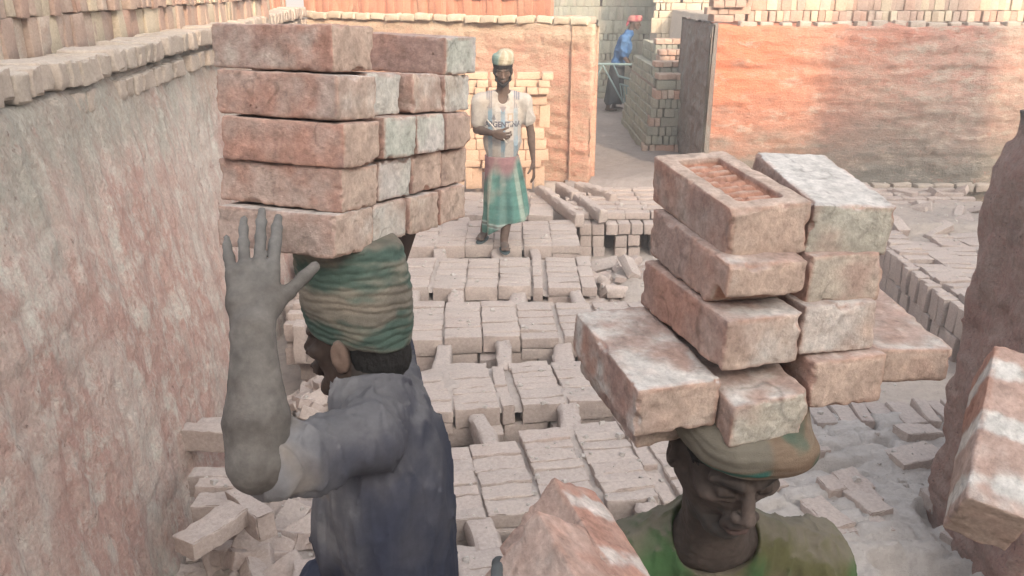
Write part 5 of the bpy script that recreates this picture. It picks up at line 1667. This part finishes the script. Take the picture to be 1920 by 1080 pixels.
def colJ(P, N):
    x = P[:, 0] - xc; z = zS - P[:, 2]
    c = mix(WHJ, BLJ, sstep(0.35, 0.6, np.cos(x * 2 * math.pi / 0.105)) * sstep(0.02, 0.06, z))
    c = mix(c, WHJ * 0.95, (np.abs(x) > 0.155) * 1.0)
    for o_ in (0.095, 0.112, 0.129):       # three stripes on each shoulder
        c = mix(c, (0.13, 0.14, 0.20), np.exp(-((np.abs(x) - o_) / 0.0055) ** 4) * (N[:, 2] > 0.1) * (z < 0.05))
    c = mix(c, (0.45, 0.38, 0.31), sstep(0.1, 0.8, fbm(P, 9, 4, 3.0)) * 0.45)
    fr = P[:, 1] < yW
    tri = (np.abs(x + 0.075) < 0.022 * np.clip((0.02 + (0.115 - z)) / -0.04 + 1.0, 0, 1)) & (np.abs(z - 0.115) < 0.02) & fr
    c = mix(c, (0.20, 0.20, 0.22), tri * 0.8)
    bd = (np.abs(x - 0.062) < 0.022) & (np.abs(z - 0.118) < 0.030) & fr
    c = mix(c, (0.42, 0.30, 0.20), bd * 0.8)
    bi = (np.abs(x - 0.062) < 0.014) & (np.abs(z - 0.118) < 0.021) & fr
    c = mix(c, (0.52, 0.48, 0.44), bi * 0.8)
    bc = (np.abs(x) < 0.018) & (np.abs(z - 0.112) < 0.026) & fr
    c = mix(c, (0.33, 0.36, 0.38), bc * 0.6)
    vn = (np.abs(x) < 0.022 - (z - 0.045) * 0.6) & (np.abs(z - 0.055) < 0.02) & fr
    c = mix(c, (0.30, 0.24, 0.24), vn * 0.8)
    c = mix(c, (0.35, 0.36, 0.40), np.exp(-((z - 0.285 + 0.05 * np.exp(-(x / 0.08) ** 2) * -1) / 0.004) ** 2) * 0.5 * fr)
    return c
shirt3, VS, QS = build(F, 'jersey', man3, M_CLOTH, colJ)
# the word across the chest, laid on the cloth
from mathutils.bvhtree import BVHTree
bvh = BVHTree.FromPolygons([tuple(v) for v in VS], [tuple(q) for q in QS])
cu = bpy.data.curves.new('lettering', 'FONT'); cu.body = 'ARGENTINA'; cu.size = 0.062; cu.align_x = 'CENTER'; cu.offset = 0.0022
to = bpy.data.objects.new('lettering', cu); COL.objects.link(to)
dg = bpy.context.evaluated_depsgraph_get()
tm = bpy.data.meshes.new_from_object(to.evaluated_get(dg)); bpy.data.objects.remove(to)
m_ink, _, _, b_ = nt('jersey print'); b_.inputs['Base Color'].default_value = (0.10, 0.10, 0.12, 1)
tm.materials.clear(); tm.materials.append(m_ink)
zT = zS - 0.195
for v in tm.vertices:
    X0, Z0 = xc + v.co.x * 0.86, zT + v.co.y
    hit = bvh.ray_cast(Vector((X0, 6.5, Z0)), Vector((0, 1, 0)))
    v.co = Vector((X0, (hit[0].y if hit[0] else 7.0) - 0.0025, Z0))
lt = link('lettering', tm, shirt3)
pvW = J3['pv']
def colSar(P, N):
    z = P[:, 2]; x = P[:, 0] - pvW[0]
    a = np.arctan2(x, -(P[:, 1] - pvW[1]))
    c = mix((0.12, 0.25, 0.21), (0.32, 0.39, 0.32), sstep(0.1, 0.5, np.sin(a * 9 + 1)))
    c = mix(c, (0.10, 0.21, 0.185), sstep(0.5, 0.8, np.cos(a * 3.0 - 0.3)) * 0.8)
    c = mix(c, (0.30, 0.17, 0.17), sstep(0.56, 0.70, z + 0.25 * np.abs(x) - 0.6 * x * 0 + 0.05 * np.sin(a * 4) - 0.8 * np.clip(x, 0, 1)))
    c = mix(c, (0.55, 0.58, 0.52), np.exp(-((z - 0.215) / 0.006) ** 2) * 0.8)
    c = mix(c, (0.30, 0.10, 0.12), np.exp(-((z - 0.20) / 0.005) ** 2) * 0.6)
    c = mix(c, (0.55, 0.58, 0.52), np.exp(-((z - 0.185) / 0.005) ** 2) * 0.6)
    c = mix(c, c * 0.72, sstep(0.3, 0.7, np.sin(z * 2 * math.pi / 0.11)) * 0.5)
    return mix(c, (0.42, 0.36, 0.30), sstep(0.2, 0.9, fbm(P, 8, 4, 6.0)) * 0.4)
sarong('sarong', J3, man3, colSar, zhem + 0.03, 0.20, 0.145, 0.205, 0.0075, sd=1.3, fa=0.036, lean=(0.045, -0.07), sq=0.95, ht=0.08)
for q in 'LR':
    a_ = J3['a' + q]; f_ = J3['f' + q]
    F = Field((a_[0] - 0.2, a_[1] - 0.25, -0.01), (a_[0] + 0.2, a_[1] + 0.2, 0.12), 0.005)
    F.ell(a_ + f_ * 0.06 + np.array((0, 0, -0.074)), (0.046, 0.135, 0.013), frame_f(f_), 0.004)
    F.cap(a_ + f_ * 0.09 + frame_f(f_)[:, 0] * 0.04 + np.array((0, 0, -0.055)), a_ + f_ * 0.14 + np.array((0, 0, -0.026)), 0.008, 0.008, 0.004)
    F.cap(a_ + f_ * 0.09 - frame_f(f_)[:, 0] * 0.04 + np.array((0, 0, -0.055)), a_ + f_ * 0.14 + np.array((0, 0, -0.026)), 0.008, 0.008, 0.004)
    build(F, 'sandal', man3, M_CLOTH, lambda P, N: np.tile(np.array((0.10, 0.13, 0.135)), (len(P), 1)))
F = Field((-0.45, 6.6, 0.9), (0.1, 7.2, 1.3), 0.004)
hw = J3['wR'] + nrm((0.9, -0.3, -0.25)) * 0.09
F.cap(hw + np.array((-0.13, 0.03, 0.13)), hw + np.array((0.03, -0.01, -0.05)), 0.005, 0.005)
o, _, _ = build(F, 'stick', None, M_CLOTH, lambda P, N: np.tile(np.array((0.62, 0.56, 0.48)), (len(P), 1)))
tag(o, 'thin pale stick held in front of the belly by the walking man', 'stick')

# ---- man in blue beyond the gap, bent over the shafts of a handcart
yB = 14.9
A = lambda px, py, dy=0.0: aty(px, py, yB + dy)
fB = nrm((1, -0.05, 0)); Rb4 = frame_f(fB)
hC4 = A(1190, 42); hR4 = frame_f(nrm((0.98, 0, -0.2)))
J4 = dict(nb=A(1180, 62), sR=A(1172, 74, -0.17), sL=A(1172, 74, 0.17), Rb=Rb4, pv=A(1158, 122), w=0.95)
J4['hb'] = hC4 + hR4 @ np.array((0, -0.02, -0.03))
J4['eR'] = A(1169, 105, -0.22); J4['wR'] = A(1180, 121, -0.26)
J4['eL'] = A(1172, 105, 0.22); J4['wL'] = A(1182, 121, 0.26)
J4['aR'] = A(1139, 205, -0.1); J4['aL'] = A(1151, 204, 0.1)
J4['aR'][2] = J4['aL'][2] = 0.10
stand(J4)
man4 = thing('person', 'man in blue shirt and red headwrap bending forward between cart shafts beyond the gap', 'person', (J4['pv'][0], yB, 0))
c0 = J4['pv']
F = Field((c0[0] - 0.45, yB - 0.42, 0.0), (c0[0] + 0.6, yB + 0.42, 1.72), 0.011)
head_sdf(F, hC4, hR4, 0.98, eyes=False)
limbs(F, J4, -0.003, 'TNAL')
for q, s in (('R', -1), ('L', 1)): hand_sdf(F, J4['w' + q], (0.9, 0, -0.5), (0, s * -0.6, 0.8), (0, 0, -1), 1.05, curl=(45, 45, 45, 45))
build(F, 'body', man4, M_SKIN, lambda P, N: np.tile(SK_MID * 0.8, (len(P), 1)))
F = Field(hC4 - 0.15, hC4 + 0.16, 0.008)
turban_sdf(F, hC4, hR4, 0.090, 0.108, 0.015, 0.115, 0.2, 4, 0.005, 3.0, top=0.5)
F.cap(hC4 + hR4 @ np.array((0, -0.09, 0.03)), hC4 + hR4 @ np.array((0, -0.12, -0.07)), 0.03, 0.02, 0.02)
build(F, 'headwrap', man4, M_CLOTH, lambda P, N: mix((0.30, 0.06, 0.08), (0.38, 0.18, 0.16), sstep(0.0, 0.6, fbm(P, 18, 2, 3.0))))
F = Field((c0[0] - 0.35, yB - 0.42, c0[2] - 0.1), (c0[0] + 0.5, yB + 0.42, 1.5), 0.009)
limbs(F, J4, 0.022, 'T')
for q in 'LR': F.cap(J4['s' + q], J4['s' + q] + (J4['e' + q] - J4['s' + q]) * 0.95, 0.068, 0.062, 0.04)
F.disp(folds(0.014, (9, 9, 5), 7.0), 0.03)
F.plane((c0[0], c0[1], c0[2] - 0.02), (0, 0, -1))
build(F, 'shirt', man4, M_CLOTH, lambda P, N: mix((0.035, 0.095, 0.22), (0.07, 0.15, 0.29), sstep(-0.4, 0.6, fbm(P, 9, 3, 3.0))))
sarong('sarong', J4, man4, lambda P, N: mix((0.030, 0.035, 0.042), (0.06, 0.065, 0.07), sstep(-0.5, 0.6, fbm(P, 6, 3, 5.0))), c0[2] + 0.02, 0.16, 0.165, 0.21, 0.014, sd=4.0, lean=(-0.05, 0))

# handcart
M_STEEL, _, _, b_ = nt('painted cart steel', 0.6)
b_.inputs['Base Color'].default_value = (0.16, 0.22, 0.22, 1)
cart = thing('handcart', 'green steel handcart with slatted end, pulled by the man in blue', 'handcart', (c0[0] - 0.2, yB, 0))
def bar(name, a, b, r, parent, mat=M_STEEL):
    a, b = Vector(a), Vector(b); d = (b - a); L = d.length
    V, Q = [], []
    for i, zz_ in enumerate((-L / 2, L / 2)):
        for k_ in range(8):
            an = k_ * math.pi / 4; V.append((r * math.cos(an), r * math.sin(an), zz_))
    for k_ in range(8): Q.append((k_, (k_ + 1) % 8, 8 + (k_ + 1) % 8, 8 + k_))
    me = bpy.data.meshes.new(name); me.from_pydata(V, [], Q + [tuple(range(7, -1, -1)), tuple(range(8, 16))]); me.materials.append(mat)
    o = link(name, me, parent, (a + b) / 2 - parent.location); o.rotation_euler = d.to_track_quat('Z', 'Y').to_euler()
    return o
for dy in (-0.3, 0.3):
    bar('shaft', A(1060, 119, dy), A(1186, 121, dy), 0.02, cart)
    bar('strut', A(1100, 185, dy), A(1128, 124, dy), 0.014, cart)
    bar('leg', A(1116, 122, dy), A(1116, 205, dy), 0.018, cart)
bar('crossbar', A(1116, 119, -0.3), A(1116, 119, 0.3), 0.018, cart)
g0, g1 = A(1160, 143, -0.55), A(1193, 152, -0.75)
h0, h1 = A(1168, 192, -0.55), A(1188, 197, -0.75)
bar('gate_rail', g0, g1, 0.02, cart); bar('gate_rail', h0, h1, 0.018, cart); bar('gate_rail', g0 * 0.7 + h0 * 0.3, g1 * 0.7 + h1 * 0.3, 0.016, cart)
for i in range(6):
    t = i / 5
    bar('gate_slat', (g0 * (1 - t) + g1 * t) * 0.72 + (h0 * (1 - t) + h1 * t) * 0.28, h0 * (1 - t) + h1 * t, 0.012, cart)
bar('gate_arm', g0, A(1150, 121, -0.3), 0.014, cart)
bar('gate_arm', h0, A(1130, 122, -0.3), 0.014, cart)

# ---- arm of a fourth worker, reaching up from below with two bricks, and of a fifth at the right edge
def arm_person(label, elbow, wrist, up, thumb, palm, loc, shoulder, curl, colv, s=1.05):
    root = thing('person', label, 'person', loc)
    lo = np.minimum(np.minimum(elbow, wrist), shoulder) - 0.13; hi = np.maximum(np.maximum(elbow, wrist), shoulder) + 0.2
    F_ = Field(lo, hi, 0.0038)
    m = elbow + (wrist - elbow) * 0.3
    F_.cap(shoulder, elbow, 0.045, 0.036, 0.02); F_.cap(elbow, m, 0.037, 0.038, 0.012); F_.cap(m, wrist, 0.038, 0.025, 0.012)
    hand_sdf(F_, wrist, up, thumb, palm, s, curl=curl, tang=42, tcurl=30)
    build(F_, 'body', root, M_SKIN, lambda P, N: mix(colv * 0.8, colv * 1.15, sstep(-0.5, 0.6, fbm(P, 20, 3, 2.0))))
    F_ = Field(lo - 0.03, hi, 0.005)
    F_.cap(shoulder, shoulder + (elbow - shoulder) * 0.7, 0.066, 0.060, 0.02)
    F_.disp(folds(0.008, (12, 12, 6), 3.0), 0.03)
    build(F_, 'sleeve', root, M_CLOTH, lambda P, N: np.tile(np.array((0.12, 0.13, 0.15)), (len(P), 1)))
    return root
w0 = at(900, 1300, 0.84)
arm_person('dark dusty hand of a worker below the frame holding up two bricks at bottom middle', at(840, 1640, 0.92), w0, at(965, 1170, 0.86) - w0, (0.9, 0.1, 0), (0.6, 0.7, 0.2), (w0[0], w0[1], 0), at(640, 1950, 1.05), (28, 30, 32, 34), np.array((0.085, 0.09, 0.092)))

w1 = rc - (R0c @ (ra * 0.20)) + np.array((0.11, 0.0, -0.02))
arm_person('arm of a worker just outside the right edge holding the close pink brick', w1 + np.array((0.20, -0.05, -0.16)), w1 + np.array((0.09, 0.0, -0.06)), (-0.8, 0.1, 0.55), (0, -1, 0.1), (0.2, 0.2, 1), (w1[0] + 0.3, w1[1], 0), w1 + np.array((0.34, -0.12, -0.38)), (22, 24, 26, 28), np.array((0.085, 0.08, 0.075)))

# ------------------------------------------------------------------ dusty air
mh = bpy.data.materials.new('haze'); mh.use_nodes = True
mh.node_tree.nodes.clear()
ho = mh.node_tree.nodes.new('ShaderNodeOutputMaterial'); hv = mh.node_tree.nodes.new('ShaderNodeVolumePrincipled')
hv.inputs['Color'].default_value = (0.93, 0.92, 0.90, 1); hv.inputs['Density'].default_value = 0.012; hv.inputs['Anisotropy'].default_value = 0.2
mh.node_tree.links.new(hv.outputs[0], ho.inputs['Volume'])
V = np.array([(a, b, c) for c in (-1.6, 12.2) for a, b in ((-62, -31), (62, -31), (62, 162), (-62, 162))])
tag(link('haze', mesh_np('haze', V, [(0, 3, 2, 1), (4, 5, 6, 7), (0, 1, 5, 4), (1, 2, 6, 5), (2, 3, 7, 6), (3, 0, 4, 7)], mh, False)), kind='stuff')
